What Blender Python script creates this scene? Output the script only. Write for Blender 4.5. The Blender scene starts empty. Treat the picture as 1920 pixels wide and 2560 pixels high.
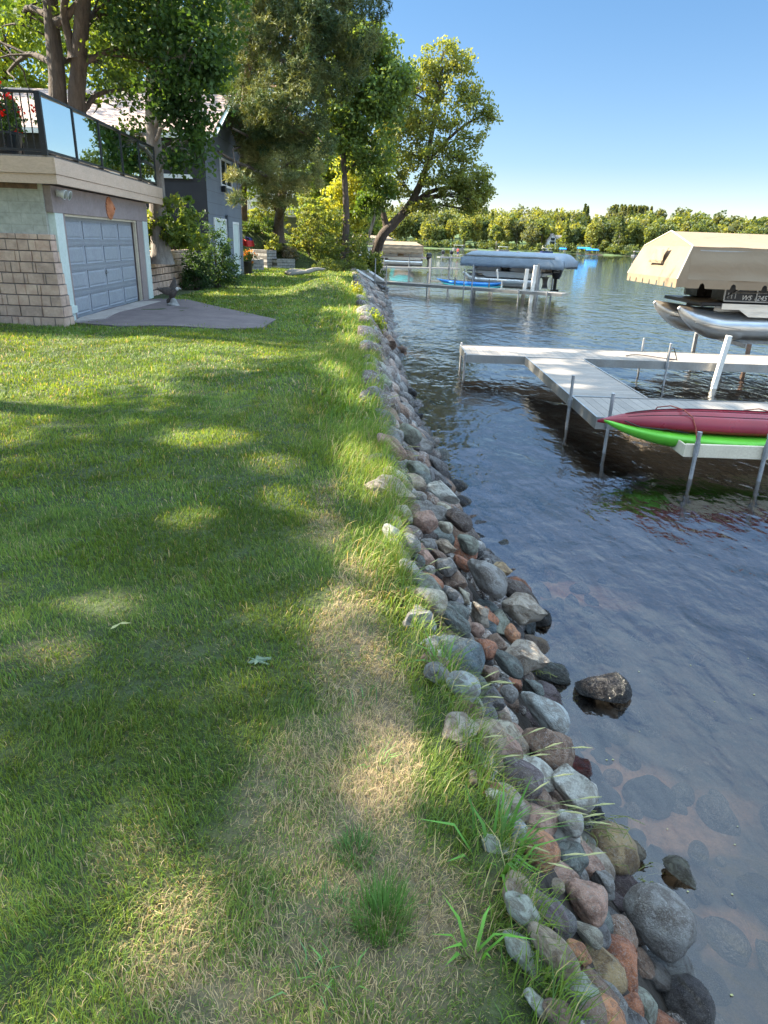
import bpy, math, random
import numpy as np
from mathutils import Vector, Matrix
R_=math.radians
# ------------------------------------------------------------------ camera, sky, sun, exposure
scene=bpy.context.scene
HC=1.7                                   # camera height over the lawn (lawn z=0, lake z=-1)
FPX,HOR,ROLL=1700.,607.,R_(2.0)          # focal length in photo pixels, horizon row, roll
PITCH=math.atan((1280-HOR)*math.cos(ROLL)/FPX)
fwd=Vector((0,math.cos(PITCH),-math.sin(PITCH)))
_r=Vector((1,0,0)); _u=_r.cross(fwd)
RX=_r*math.cos(ROLL)+_u*math.sin(ROLL); UY=_u*math.cos(ROLL)-_r*math.sin(ROLL)
cd=bpy.data.cameras.new('camera'); cam=bpy.data.objects.new('camera',cd); scene.collection.objects.link(cam)
cd.sensor_fit='VERTICAL'; cd.sensor_height=36; cd.sensor_width=27; cd.lens=FPX/2560*36
cd.clip_start=0.05; cd.clip_end=4000
m=Matrix.Identity(4)
for i in range(3):
    m[i][0]=RX[i]; m[i][1]=UY[i]; m[i][2]=-fwd[i]
m[2][3]=HC
cam.matrix_world=m; scene.camera=cam
SAZ,SEL=R_(14),R_(38)                    # sun stands left of the view (over the land), slightly ahead
SUN=Vector((-math.cos(SEL)*math.cos(SAZ),math.cos(SEL)*math.sin(SAZ),math.sin(SEL)))
w=bpy.data.worlds.new('World'); scene.world=w; w.use_nodes=True
nt=w.node_tree; sky=nt.nodes.new('ShaderNodeTexSky'); sky.sky_type='NISHITA'; sky.sun_disc=False
sky.sun_elevation=SEL; sky.sun_rotation=math.atan2(SUN.x,SUN.y); sky.air_density=1.0; sky.dust_density=0.0; sky.ozone_density=1.5
bg=nt.nodes['Background']; tcw=nt.nodes.new('ShaderNodeTexCoord'); spw=nt.nodes.new('ShaderNodeSeparateXYZ'); nt.links.new(tcw.outputs['Generated'],spw.inputs[0])
rw=nt.nodes.new('ShaderNodeValToRGB'); nt.links.new(spw.outputs[2],rw.inputs[0]); ew=rw.color_ramp.elements     # clear deep blue low sky, bright high sky
for k_,(p_,c_) in enumerate(((0.,(.115,.098,.094)),(.10,(.076,.086,.100)),(.27,(.070,.092,.108)),(.42,(.25,.26,.27)),(.70,(1.15,.95,.70)),(1.,(1.75,1.32,.82)))):
    e_=ew[k_] if k_<2 else ew.new(p_); e_.position=p_; e_.color=(*c_,1)
mw=nt.nodes.new('ShaderNodeMix'); mw.data_type='RGBA'; mw.blend_type='MULTIPLY'; mw.inputs[0].default_value=1; nt.links.new(sky.outputs[0],mw.inputs[6]); nt.links.new(rw.outputs[0],mw.inputs[7])
vw=nt.nodes.new('ShaderNodeVectorMath'); vw.operation='SCALE'; vw.inputs['Scale'].default_value=1.8; nt.links.new(mw.outputs[2],vw.inputs[0]); nt.links.new(vw.outputs[0],bg.inputs[0]); bg.inputs[1].default_value=0.15
sd=bpy.data.lights.new('sun','SUN'); sd.energy=3.3; sd.angle=R_(0.6); sd.color=(1,0.90,0.72)
so=bpy.data.objects.new('sun',sd); scene.collection.objects.link(so)
so.rotation_euler=(-SUN).to_track_quat('-Z','Y').to_euler(); so.location=(0,0,30)
scene.view_settings.view_transform='Standard'; scene.view_settings.look='None'
scene.view_settings.exposure=2.72; scene.view_settings.gamma=1; scene.view_settings.use_curve_mapping=False
scene.cycles.max_bounces=7; scene.cycles.diffuse_bounces=3; scene.cycles.glossy_bounces=3
scene.cycles.transparent_max_bounces=8; scene.cycles.transmission_bounces=4
# ------------------------------------------------------------------ helpers
C=scene.collection
rng=np.random.default_rng(7); random.seed(7)
def ray(px,py): return fwd*FPX+RX*(px-960)-UY*(py-1280)
def at(px,py,z=0.):
    d=ray(px,py); return Vector((0,0,HC))+d*((z-HC)/d.z)
def atY(px,py,Y):
    d=ray(px,py); return Vector((0,0,HC))+d*(Y/d.y)
def ss(a,b,x): 
    t=np.clip((x-a)/(b-a),0,1); return t*t*(3-2*t)
def tag(o,label=None,cat=None,group=None,kind=None):
    if label: o['label']=label
    if cat: o['category']=cat
    if group: o['group']=group
    if kind: o['kind']=kind
    return o
def empty(name,loc,label=None,cat=None,group=None,rz=0.):
    o=bpy.data.objects.new(name,None); C.objects.link(o); o.empty_display_size=.2
    o.location=loc; o.rotation_euler=(0,0,rz); return tag(o,label,cat,group)
def copy_tree(o,parent=None):
    c=o.copy(); C.objects.link(c); c.parent=parent
    for ch in list(o.children): copy_tree(ch,c)
    return c
def link(name,me,mat,parent=None,loc=None):
    for mm in (mat if isinstance(mat,(list,tuple)) else [mat]): me.materials.append(mm)
    o=bpy.data.objects.new(name,me); C.objects.link(o)
    if parent is not None: o.parent=parent
    if loc is not None: o.location=loc
    return o
def npmesh(name,V,F,mat,parent=None,col=None,smooth=False,origin=None):
    V=np.asarray(V,np.float32).reshape(-1,3)
    if origin is not None: V=V-np.array(origin,np.float32)
    F=np.asarray(F,np.int32); n,k=F.shape
    me=bpy.data.meshes.new(name); me.vertices.add(len(V)); me.vertices.foreach_set('co',V.ravel())
    me.loops.add(n*k); me.loops.foreach_set('vertex_index',F.ravel())
    me.polygons.add(n); me.polygons.foreach_set('loop_start',np.arange(n,dtype=np.int32)*k)
    me.polygons.foreach_set('loop_total',np.full(n,k,np.int32))
    if smooth: me.polygons.foreach_set('use_smooth',np.ones(n,bool))
    if col is not None:
        a=me.color_attributes.new('Col','FLOAT_COLOR','POINT')
        a.data.foreach_set('color',np.concatenate([col,np.ones((len(col),1))],1).astype(np.float32).ravel())
    me.update(); me.validate()
    return link(name,me,mat,parent)
class MB:
    def __init__(s): s.v=[]; s.f=[]
    def add(s,vs,fs):
        n=len(s.v); s.v+= [Vector(a) for a in vs]; s.f+=[tuple(n+i for i in f) for f in fs]; return s
    def box(s,x0,x1,y0,y1,z0,z1,M=None,bev=0):
        vs=[Vector((x,y,z)) for z in (z0,z1) for y in (y0,y1) for x in (x0,x1)]
        if M: vs=[M@a for a in vs]
        return s.add(vs,[(0,2,3,1),(4,5,7,6),(0,1,5,4),(2,6,7,3),(0,4,6,2),(1,3,7,5)])
    def bar(s,a,b,wx,wy,up=(0,0,1)):
        a=Vector(a);b=Vector(b);d=(b-a).normalized();x=d.cross(Vector(up))
        if x.length<.01: x=Vector((1,0,0))
        x.normalize();y=x.cross(d); vs=[p+x*sx*wx/2+y*sy*wy/2 for p in (a,b) for sy in(-1,1) for sx in(-1,1)]
        return s.add(vs,[(0,1,3,2),(4,6,7,5),(0,4,5,1),(2,3,7,6),(0,2,6,4),(1,5,7,3)])
    def tube(s,pts,rs,n=10,caps=True,sq=1.):
        pts=[Vector(p) for p in pts]
        if not hasattr(rs,'__len__'): rs=[rs]*len(pts)
        rings=[]; up=None
        for i,p in enumerate(pts):
            d=(pts[min(i+1,len(pts)-1)]-pts[max(i-1,0)]).normalized()
            if up is None: up=Vector((0,0,1)) if abs(d.z)<.9 else Vector((1,0,0))
            x=d.cross(up).normalized(); y=x.cross(d); up=y if y.length>.5 else up
            rings.append([p+(x*math.cos(2*math.pi*k/n)+y*math.sin(2*math.pi*k/n)*sq)*rs[i] for k in range(n)])
        vs=[a for r in rings for a in r]; fs=[]
        for i in range(len(pts)-1):
            for k in range(n): fs.append((i*n+k,i*n+(k+1)%n,(i+1)*n+(k+1)%n,(i+1)*n+k))
        if caps: fs.append(tuple(range(n))[::-1]); fs.append(tuple((len(pts)-1)*n+k for k in range(n)))
        return s.add(vs,fs)
    def loft(s,secs,caps=True,closed=True):
        n=len(secs[0]); vs=[a for r in secs for a in r]; fs=[]
        for i in range(len(secs)-1):
            for k in range(n if closed else n-1): fs.append((i*n+k,i*n+(k+1)%n,(i+1)*n+(k+1)%n,(i+1)*n+k))
        if caps: fs.append(tuple(range(n))[::-1]); fs.append(tuple((len(secs)-1)*n+k for k in range(n)))
        return s.add(vs,fs)
    def sheet(s,a,b,c,d,nu,nv,fn=None):
        a,b,c,d=map(Vector,(a,b,c,d)); vs=[]
        for j in range(nv+1):
            for i in range(nu+1):
                u=i/nu;v=j/nv; p=(a*(1-u)+b*u)*(1-v)+(d*(1-u)+c*u)*v
                if fn: p=p+fn(u,v)
                vs.append(p)
        return s.add(vs,[(j*(nu+1)+i,j*(nu+1)+i+1,(j+1)*(nu+1)+i+1,(j+1)*(nu+1)+i) for j in range(nv) for i in range(nu)])
    def build(s,name,mat,parent=None,smooth=False,bevel=0,world=False,solid=0):
        vs=s.v
        if world and parent is not None:
            inv=(Matrix.Translation(parent.location)@parent.rotation_euler.to_matrix().to_4x4()).inverted(); vs=[inv@a for a in vs]
        me=bpy.data.meshes.new(name); me.from_pydata([tuple(a) for a in vs],[],s.f); me.update()
        import bmesh
        bm=bmesh.new(); bm.from_mesh(me); bmesh.ops.recalc_face_normals(bm,faces=bm.faces); bm.to_mesh(me); bm.free()
        if smooth:
            me.polygons.foreach_set('use_smooth',[True]*len(me.polygons))
            if smooth!='all': me.set_sharp_from_angle(angle=R_(38))
        o=link(name,me,mat,parent)
        if solid: md=o.modifiers.new('thickness','SOLIDIFY'); md.thickness=solid; md.offset=0
        if bevel: md=o.modifiers.new('bevel','BEVEL'); md.width=bevel; md.segments=2; md.limit_method='ANGLE'
        return o
# ------------------------------------------------------------------ materials
class NT:
    def __init__(s,name):
        s.m=bpy.data.materials.new(name); s.m.use_nodes=True; s.t=s.m.node_tree; s.n=s.t.nodes
        s.p=s.n['Principled BSDF']; s.out=s.n['Material Output']
    def new(s,t,**k):
        n=s.n.new(t)
        for a,b in k.items():
            if hasattr(n,a) and a not in n.inputs: setattr(n,a,b)
            else: n.inputs[a].default_value=b
        return n
    def l(s,a,b): s.t.links.new(a,b)
    def coord(s,kind='Object',scale=None):
        tc=s.new('ShaderNodeTexCoord'); o=tc.outputs[kind]
        if scale:
            mp=s.new('ShaderNodeMapping'); mp.inputs['Scale'].default_value=scale; s.l(o,mp.inputs[0]); o=mp.outputs[0]
        return o
    def noise(s,co,scale,detail=4,rough=.6,dist=0):
        n=s.new('ShaderNodeTexNoise'); n.inputs['Scale'].default_value=scale; n.inputs['Detail'].default_value=detail
        n.inputs['Roughness'].default_value=rough; n.inputs['Distortion'].default_value=dist; s.l(co,n.inputs['Vector']); return n.outputs['Fac']
    def ramp(s,f,stops):
        r=s.new('ShaderNodeValToRGB'); e=r.color_ramp.elements
        while len(e)<len(stops): e.new(.5)
        for i,(p,c) in enumerate(stops): e[i].position=p; e[i].color=(*c,1) if hasattr(c,'__len__') else (c,c,c,1)
        s.l(f,r.inputs[0]); return r.outputs[0]
    def mix(s,f,a,b,mode='MIX'):
        x=s.new('ShaderNodeMix'); x.data_type='RGBA'; x.blend_type=mode
        for v,i in ((f,0),(a,6),(b,7)):
            if hasattr(v,'is_linked') or hasattr(v,'links'): s.l(v,x.inputs[i])
            else: x.inputs[i].default_value=v if i==0 else ((*v,1) if len(v)==3 else v)
        return x.outputs[2]
    def math(s,op,a,b=0.):
        x=s.new('ShaderNodeMath',operation=op)
        for v,i in ((a,0),(b,1)):
            if hasattr(v,'links'): s.l(v,x.inputs[i])
            else: x.inputs[i].default_value=v
        return x.outputs[0]
    def bump(s,h,strength=.5,dist=.02,nrm=None):
        b=s.new('ShaderNodeBump'); b.inputs['Strength'].default_value=strength; b.inputs['Distance'].default_value=dist
        s.l(h,b.inputs['Height'])
        if nrm: s.l(nrm,b.inputs['Normal'])
        return b.outputs[0]
def pm(name,c,c2=None,scale=3.,rough=.6,metal=0.,bump=0.,bs=30.,bd=.01,stretch=None,spec=.5,fine=.12):
    t=NT(name); co=t.coord('Object',stretch)
    c2=c2 or tuple(x*.72 for x in c)
    f=t.noise(co,scale,6,.65); k=t.ramp(f,[(.32,c2),(.68,c)])
    if fine:
        g=t.noise(co,scale*14,3,.6); k=t.mix(fine,k,t.ramp(g,[(.3,0.),(.7,1.)]),'OVERLAY')
    t.l(k,t.p.inputs['Base Color']); t.p.inputs['Metallic'].default_value=metal
    rr=t.ramp(t.noise(co,scale*2.3,3),[(.3,max(.02,rough-.1)),(.7,min(1,rough+.1))]); t.l(rr,t.p.inputs['Roughness'])
    t.p.inputs['Specular IOR Level'].default_value=spec
    if bump: t.l(t.bump(t.noise(co,bs,4),bump,bd),t.p.inputs['Normal'])
    return t.m
def foliage(name,trans=.45,mult=1.,tint=(1.5,1.25,.4),rough=.55):
    t=NT(name); a=t.new('ShaderNodeAttribute'); a.attribute_name='Col'; c=a.outputs['Color']
    t.l(c,t.p.inputs['Base Color']); t.p.inputs['Roughness'].default_value=rough; t.p.inputs['Specular IOR Level'].default_value=.35
    tr=t.new('ShaderNodeBsdfTranslucent'); t.l(t.mix(1.,c,tint,'MULTIPLY'),tr.inputs[0])
    mx=t.new('ShaderNodeMixShader'); mx.inputs[0].default_value=trans; t.l(t.p.outputs[0],mx.inputs[1]); t.l(tr.outputs[0],mx.inputs[2]); t.l(mx.outputs[0],t.out.inputs[0])
    return t.m
M={}
M['leaf']=foliage('leaf_green',.5); M['needle']=foliage('pine_needles',.25,tint=(1.3,1.1,.5)); M['blade']=foliage('grass_blade',.4,tint=(1.35,1.15,.5),rough=.6)
M['bark']=pm('bark',(.13,.095,.07),(.05,.035,.027),2.5,.9,bump=1.,bs=9,bd=.06,stretch=(3,3,.6))
M['bark_pale']=pm('pale_bark',(.34,.30,.26),(.16,.13,.11),2.5,.85,bump=.7,bs=9,bd=.03,stretch=(3,3,.8))
M['bark_red']=pm('red_bark',(.20,.12,.085),(.085,.05,.04),2.5,.9,bump=1.,bs=8,bd=.06,stretch=(3,3,.6))
M['alum']=pm('aluminium',(.40,.39,.37),(.28,.275,.26),2,.38,.75,fine=.1)
M['alum_dull']=pm('weathered_aluminium',(.42,.42,.42),(.26,.25,.24),3,.5,.6)
M['white']=pm('white_paint',(.78,.78,.75),(.62,.61,.57),2,.5)
M['post_white']=pm('weathered_white_post',(.80,.76,.68),(.58,.52,.44),3,.6,bump=.3)
M['black']=pm('black_metal',(.014,.015,.018),(.008,.008,.01),3,.35)
M['rust']=pm('rusty_steel',(.22,.13,.08),(.07,.045,.035),6,.8,bump=.5)
M['rope']=pm('red_rope',(.35,.09,.05),(.2,.05,.03),20,.9)
M['darkrope']=pm('dark_rope',(.06,.045,.04),(.03,.02,.02),20,.9)
M['red']=pm('red_cloth',(.62,.03,.02),(.45,.02,.015),3,.7)
M['blue']=pm('blue_plastic',(.02,.22,.62),(.015,.15,.45),2,.4)
M['tealp']=pm('teal_plastic',(.03,.42,.42),(.02,.3,.3),2,.45)
M['navy']=pm('navy_cloth',(.03,.05,.2),(.02,.03,.12),3,.7)
M['tanp']=pm('tan_plastic',(.68,.58,.42),(.55,.46,.33),3,.6)
M['skin']=pm('skin',(.5,.3,.2),(.42,.24,.16),6,.6)
M['concrete']=pm('concrete',(.40,.36,.33),(.27,.24,.22),1.6,.9,bump=.4,bs=40)
M['soil']=pm('dark_soil',(.05,.035,.025),(.02,.015,.01),6,.95,bump=.8,bs=20,bd=.03)
def block_mat(name,c1,c2,mortar,bw,bh,axis='XZ',bump=.6):
    t=NT(name); tc=t.coord('Object'); sp=t.new('ShaderNodeSeparateXYZ'); t.l(tc,sp.inputs[0])
    cb=t.new('ShaderNodeCombineXYZ'); ax=t.math('ADD',sp.outputs[0],sp.outputs[1]); t.l(ax,cb.inputs[0]); t.l(sp.outputs[2],cb.inputs[1])
    b=t.new('ShaderNodeTexBrick'); t.l(cb.outputs[0],b.inputs['Vector'])
    for k,v in (('Scale',1.),('Brick Width',bw),('Row Height',bh),('Mortar Size',.012),('Mortar Smooth',.4),('Bias',0.)): b.inputs[k].default_value=v
    b.inputs['Color1'].default_value=(*c1,1); b.inputs['Color2'].default_value=(*c2,1); b.inputs['Mortar'].default_value=(*mortar,1)
    n=t.noise(tc,5,6,.7); k=t.mix(.55,b.outputs['Color'],t.ramp(n,[(.3,.25),(.7,.75)]),'OVERLAY')
    t.l(k,t.p.inputs['Base Color']); t.p.inputs['Roughness'].default_value=.92
    h=t.math('ADD',t.math('MULTIPLY',b.outputs['Fac'],-1.2),t.noise(tc,9,5,.7)); t.l(t.bump(h,bump,.05),t.p.inputs['Normal'])
    return t.m
M['retain']=block_mat('tan_split_face_block',(.60,.41,.305),(.46,.32,.245),(.20,.15,.12),.42,.2)
M['planter']=block_mat('grey_retaining_block',(.36,.34,.31),(.28,.26,.24),(.10,.09,.08),.4,.17)
M['cmu']=block_mat('painted_concrete_block',(.42,.41,.35),(.40,.39,.33),(.35,.345,.29),.4,.2,bump=.12)
M['taupe']=pm('taupe_paint',(.30,.235,.215),(.26,.20,.185),1.2,.65,bump=.1)
M['fascia']=pm('tan_fascia_paint',(.58,.41,.29),(.50,.355,.25),1.2,.6,bump=.1,stretch=(1,1,3))
M['trim']=pm('pale_green_white_trim',(.60,.66,.60),(.52,.58,.52),2,.6)
M['door']=pm('grey_blue_door_paint',(.30,.315,.34),(.27,.285,.31),1.5,.5,bump=.15,bs=60,bd=.004)
def siding_mat(name,c,c2,h=.22):
    t=NT(name); tc=t.coord('Object'); sp=t.new('ShaderNodeSeparateXYZ'); t.l(tc,sp.inputs[0])
    f=t.math('FRACT',t.math('DIVIDE',sp.outputs[2],h)); k=t.ramp(t.noise(tc,1.2,5,.7),[(.3,c2),(.7,c)])
    k=t.mix(t.ramp(f,[(0.,1.),(.05,.0)]),k,tuple(x*.35 for x in c)); t.l(k,t.p.inputs['Base Color']); t.p.inputs['Roughness'].default_value=.7
    t.l(t.bump(f,.6,.02),t.p.inputs['Normal']); return t.m
M['siding_blue']=siding_mat('blue_grey_siding',(.15,.175,.20),(.12,.14,.165),.42)
M['siding_shaded']=siding_mat('shaded_house_siding',(.040,.038,.042),(.028,.026,.03),.3)  # house side walls, with their shade put into the siding colour
M['siding_sage']=siding_mat('sage_siding',(.30,.33,.31),(.26,.29,.27),.3)
M['shingle']=block_mat('pinkish_brown_shingles',(.44,.32,.27),(.33,.24,.21),(.16,.11,.09),.3,.12,bump=.4)
t=NT('railing_glass'); gl=t.new('ShaderNodeBsdfGlossy'); gl.inputs['Roughness'].default_value=.01; gl.inputs[0].default_value=(.85,.95,.95,1)
tr=t.new('ShaderNodeBsdfTransparent'); tr.inputs[0].default_value=(.55,.68,.68,1); mx=t.new('ShaderNodeMixShader')
lw=t.new('ShaderNodeLayerWeight'); t.l(t.ramp(lw.outputs['Facing'],[(0.,.15),(.5,.9)]),mx.inputs[0]); t.l(tr.outputs[0],mx.inputs[1]); t.l(gl.outputs[0],mx.inputs[2]); t.l(mx.outputs[0],t.out.inputs[0]); M['glass']=t.m
t=NT('window_glass'); t.p.inputs['Base Color'].default_value=(.03,.04,.05,1); t.p.inputs['Roughness'].default_value=.05; t.p.inputs['Specular IOR Level'].default_value=1.; M['pane']=t.m
def canvas(name,c,c2,folds=.5,trans=.2):
    t=NT(name); co=t.coord('Object'); k=t.ramp(t.noise(co,1.3,5),[(.3,c2),(.7,c)]); t.l(k,t.p.inputs['Base Color']); t.p.inputs['Roughness'].default_value=.75
    wv=t.noise(co,1.6,3,.5,1.2); f2=t.noise(co,180,2); h=t.math('ADD',wv,t.math('MULTIPLY',f2,.02)); t.l(t.bump(h,folds,.15),t.p.inputs['Normal'])
    tr=t.new('ShaderNodeBsdfTranslucent'); t.l(k,tr.inputs[0]); mx=t.new('ShaderNodeMixShader'); mx.inputs[0].default_value=trans
    t.l(t.p.outputs[0],mx.inputs[1]); t.l(tr.outputs[0],mx.inputs[2]); t.l(mx.outputs[0],t.out.inputs[0]); return t.m
M['canvas_tan']=canvas('tan_canvas',(.29,.215,.135),(.26,.19,.12),.2); M['canvas_grey']=canvas('grey_canvas',(.30,.35,.40),(.24,.29,.34)); M['canvas_olive']=canvas('olive_canvas',(.22,.20,.15),(.17,.15,.11)); M['canvas_blue']=canvas('blue_canvas',(.02,.32,.72),(.02,.25,.6))
# grooved dock planks
def dock_mat(name,axis,c=(.29,.25,.215),c2=(.21,.185,.16)):
    t=NT(name); co=t.coord('Object'); sp=t.new('ShaderNodeSeparateXYZ'); t.l(co,sp.inputs[0]); v=sp.outputs[axis]
    f=t.math('FRACT',t.math('DIVIDE',v,.15)); g=t.math('FRACT',t.math('DIVIDE',v,.03))
    idx=t.math('FLOOR',t.math('DIVIDE',v,.15)); wn=t.new('ShaderNodeTexWhiteNoise',noise_dimensions='1D'); t.l(idx,wn.inputs['W'])
    k=t.ramp(t.noise(co,2.5,6,.7),[(.3,c2),(.7,c)]); k=t.mix(.25,k,t.ramp(wn.outputs[0],[(0.,.3),(1.,.7)]),'OVERLAY')
    gap=t.ramp(f,[(0.,1.),(.07,0.)]); k=t.mix(gap,k,(.05,.045,.04)); gr=t.ramp(g,[(0.,1.),(.3,0.)]); k=t.mix(t.math('MULTIPLY',gr,.35),k,(.16,.14,.12))
    t.l(k,t.p.inputs['Base Color']); t.p.inputs['Roughness'].default_value=.7
    t.l(t.bump(t.math('ADD',t.math('MULTIPLY',gap,-1),t.math('MULTIPLY',gr,-.4)),.7,.01),t.p.inputs['Normal']); return t.m
M['dock_x']=dock_mat('dock_planks_across_x',0); M['dock_y']=dock_mat('dock_planks_across_y',1)
M['asphalt']=pm('old_asphalt',(.17,.135,.135),(.10,.08,.085),1.4,.9,bump=.5,bs=60,bd=.01)
# stone: the colour of each stone is its object's own colour, the alpha sets how speckled it is
def stone_mat(name,island=False):
    t=NT(name); co=t.coord('Object')
    if island:
        g=t.new('ShaderNodeNewGeometry'); c=t.ramp(g.outputs['Random Per Island'],[(0.,(.055,.045,.042)),(.25,(.24,.18,.145)),(.45,(.34,.33,.30)),(.62,(.085,.07,.062)),(.8,(.40,.28,.21)),(1.,(.14,.155,.15))]); al=.4
    else:
        oi=t.new('ShaderNodeObjectInfo'); c=oi.outputs['Color']; al=oi.outputs['Alpha']
        rv=t.new('ShaderNodeVectorMath',operation='ADD'); t.l(co,rv.inputs[0]); sc=t.math('MULTIPLY',oi.outputs['Random'],40.); cb=t.new('ShaderNodeCombineXYZ'); t.l(sc,cb.inputs[0]); t.l(sc,cb.inputs[1]); t.l(cb.outputs[0],rv.inputs[1]); co=rv.outputs[0]
    n1=t.noise(co,1.3,5,.65,.8); c1=t.mix(t.ramp(n1,[(.44,0.),(.58,1.)]),c,t.mix(1.,c,(.48,.42,.38),'MULTIPLY')); n9=t.noise(co,2.2,6,.75,1.5); c1=t.mix(t.math('MULTIPLY',t.ramp(n9,[(.56,0.),(.64,1.)]),.55),c1,(.40,.36,.30)); c1=t.mix(t.math('MULTIPLY',t.ramp(n9,[(.30,1.),(.38,0.)]),.5),c1,(.07,.055,.045))
    n3=t.noise(co,3.4,3,.5,2.2); c1=t.mix(t.ramp(n3,[(.47,0.),(.495,.45),(.52,0.)]),c1,(.55,.52,.5))
    sp=t.noise(co,24,3,.75); spk=t.ramp(sp,[(.30,1.),(.42,0.)]); c2=t.mix(t.math('MULTIPLY',spk,al),c1,(.045,.04,.04))
    lp=t.noise(co,17,2,.7); c3=t.mix(t.math('MULTIPLY',t.ramp(lp,[(.58,0.),(.70,1.)]),al),c2,(.62,.60,.56))
    t.l(c3,t.p.inputs['Base Color'])
    gp=t.new('ShaderNodeNewGeometry'); s3=t.new('ShaderNodeSeparateXYZ'); t.l(gp.outputs['Position'],s3.inputs[0])
    zz=t.math('ADD',s3.outputs[2],t.math('MULTIPLY',t.noise(gp.outputs['Position'],5,3),.25))
    t.l(t.ramp(t.math('ADD',zz,1.),[(.20,.12),(.40,.68)]),t.p.inputs['Roughness'])       # wet below the splash line
    wet=t.ramp(t.math('ADD',zz,1.),[(.20,1.),(.42,0.)]); c4=t.mix(wet,c3,t.mix(1.,c3,(.42,.38,.36),'MULTIPLY')); t.l(c4,t.p.inputs['Base Color'])
    h=t.math('ADD',t.noise(co,5,5,.7),t.math('MULTIPLY',t.noise(co,40,3),.18)); t.l(t.bump(h,.8,.12),t.p.inputs['Normal']); return t.m
M['stone']=stone_mat('field_stone'); M['stone_many']=stone_mat('field_stone_mixed',True)
# ------------------------------------------------------------------ shoreline and terrain
E_=np.array([(.50,-4),(.47,0),(.44,1.05),(.40,1.44),(.38,1.74),(.29,2.14),(.19,2.7),(.12,3.08),(.07,3.55),(.02,4.15),(-.02,4.97),(-.11,6.1),(-.22,7.8),(-.32,10.69),(-.58,16.5),(-1.1,24.),(-1.7,34),(-2.5,46),(-3.6,58),(-5,70),(-12,95),(-32,140),(-75,200),(-180,300),(-600,500)])
W_=np.array([(1.30,-4),(1.28,0),(1.25,1.69),(1.27,2.2),(1.24,2.54),(1.18,2.94),(1.18,3.44),(1.21,3.86),(1.24,4.36),(1.27,5.11),(1.10,5.72),(.98,6.3),(.86,7.03),(.78,8.14),(.58,9.78),(.47,11.3),(.25,14.5),(.13,18.5),(-.05,24.),(-.35,34),(-.7,46),(-1.4,58),(-2.5,70),(-9,95),(-29,140),(-72,200),(-177,300),(-597,500)])
def Xe(y): return np.interp(y,E_[:,1],E_[:,0])
def Xw(y): return np.interp(y,W_[:,1],W_[:,0])
def shore_far(x): return np.interp(x,[-700,-120,0,60,130,200,330,500,900],[620,560,545,520,455,400,330,300,280])
def Hgt(x,y):
    x=np.asarray(x,float); y=np.asarray(y,float)
    e=Xe(y); ww=Xw(y); s=(x-e)/(ww-e)
    land=0.50*np.exp(-((x+2.1)/1.2)**2-((y-25)/3.6)**2)*ss(0,.8,e-x)+.16*np.exp(-((e-x-.75)/.5)**2)*(.5+.5*np.sin(y*.9))*ss(5,9,y)*ss(21,17,y)+.05*np.sin(x*1.3+y*.5)*np.exp(-((y-9)/9)**2)*ss(.2,1.2,e-x)
    land=land-0.06*ss(.35,0.,e-x)
    land+=1.3*ss(-7.3,-7.75,x)*ss(20.9,21.1,y)*(1-ss(28.4,29.2,y))                 # bed above the right retaining wall
    land+=2.6*ss(-8.6,-12.5,x)*ss(15.6,16.5,y)*(1-ss(36,40,y))
    land+=np.clip((-x-3.9)*.45,0,2.1)*ss(45.6,46.3,y)*ss(90,60,y)+1.5*ss(-6,-20,x)*ss(60,80,y)
    bank=-1.12*s
    bed=-1.12-.16*np.clip((x-ww),0,4)-.10*np.clip(x-ww-4,0,25)
    z=np.where(s<0,land,np.where(s<1,bank+.0,bed))
    far=(y-shore_far(x)); zf=-4+np.clip((far+25)/25,0,1)*3.6+ss(0,160,far)*7.+ss(120,330,far)*9*(1+.5*np.sin(x/70.)); z=np.where(far>-25,np.maximum(z,np.where(s<0,z,zf)),z)
    return z
def hgt(x,y): return float(Hgt(x,y))
def hit(px,py,off=0.):
    d=ray(px,py).normalized(); t=.8; prev=t
    while t<120:
        p=Vector((0,0,HC))+d*t
        if p.z<hgt(p.x,p.y)+off: break
        prev=t; t+=.04 if t<12 else .2
    return Vector((0,0,HC))+d*((prev+t)/2)
xs=np.concatenate([[-900,-600,-400,-250,-150,-100,-70,-50,-40,-30,-25,-20],np.arange(-18,-10,.5),np.arange(-10,-3,.2),np.arange(-3,3,.1),np.arange(3,10,.5),np.arange(10,40,3),[45,60,80,100,130,160,200,240,280,330,400,500,700,1000,1500]])
ys=np.concatenate([[-60,-20,-8,-4],np.arange(-2,.8,.3),np.arange(.8,12,.1),np.arange(12,32,.2),np.arange(32,60,.4),np.arange(60,100,2),np.arange(100,280,12),np.arange(280,700,8),[760,850,1000,1400,2200]])
GX,GY=np.meshgrid(xs,ys); GZ=Hgt(GX,GY)+np.where((GX<3)&(GY<60),rng.normal(0,.006,GX.shape),0)
nx,ny=len(xs),len(ys); ii=(np.arange(ny-1)[:,None]*nx+np.arange(nx-1)[None]).ravel()
F=np.stack([ii,ii+1,ii+nx+1,ii+nx],1)
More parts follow.
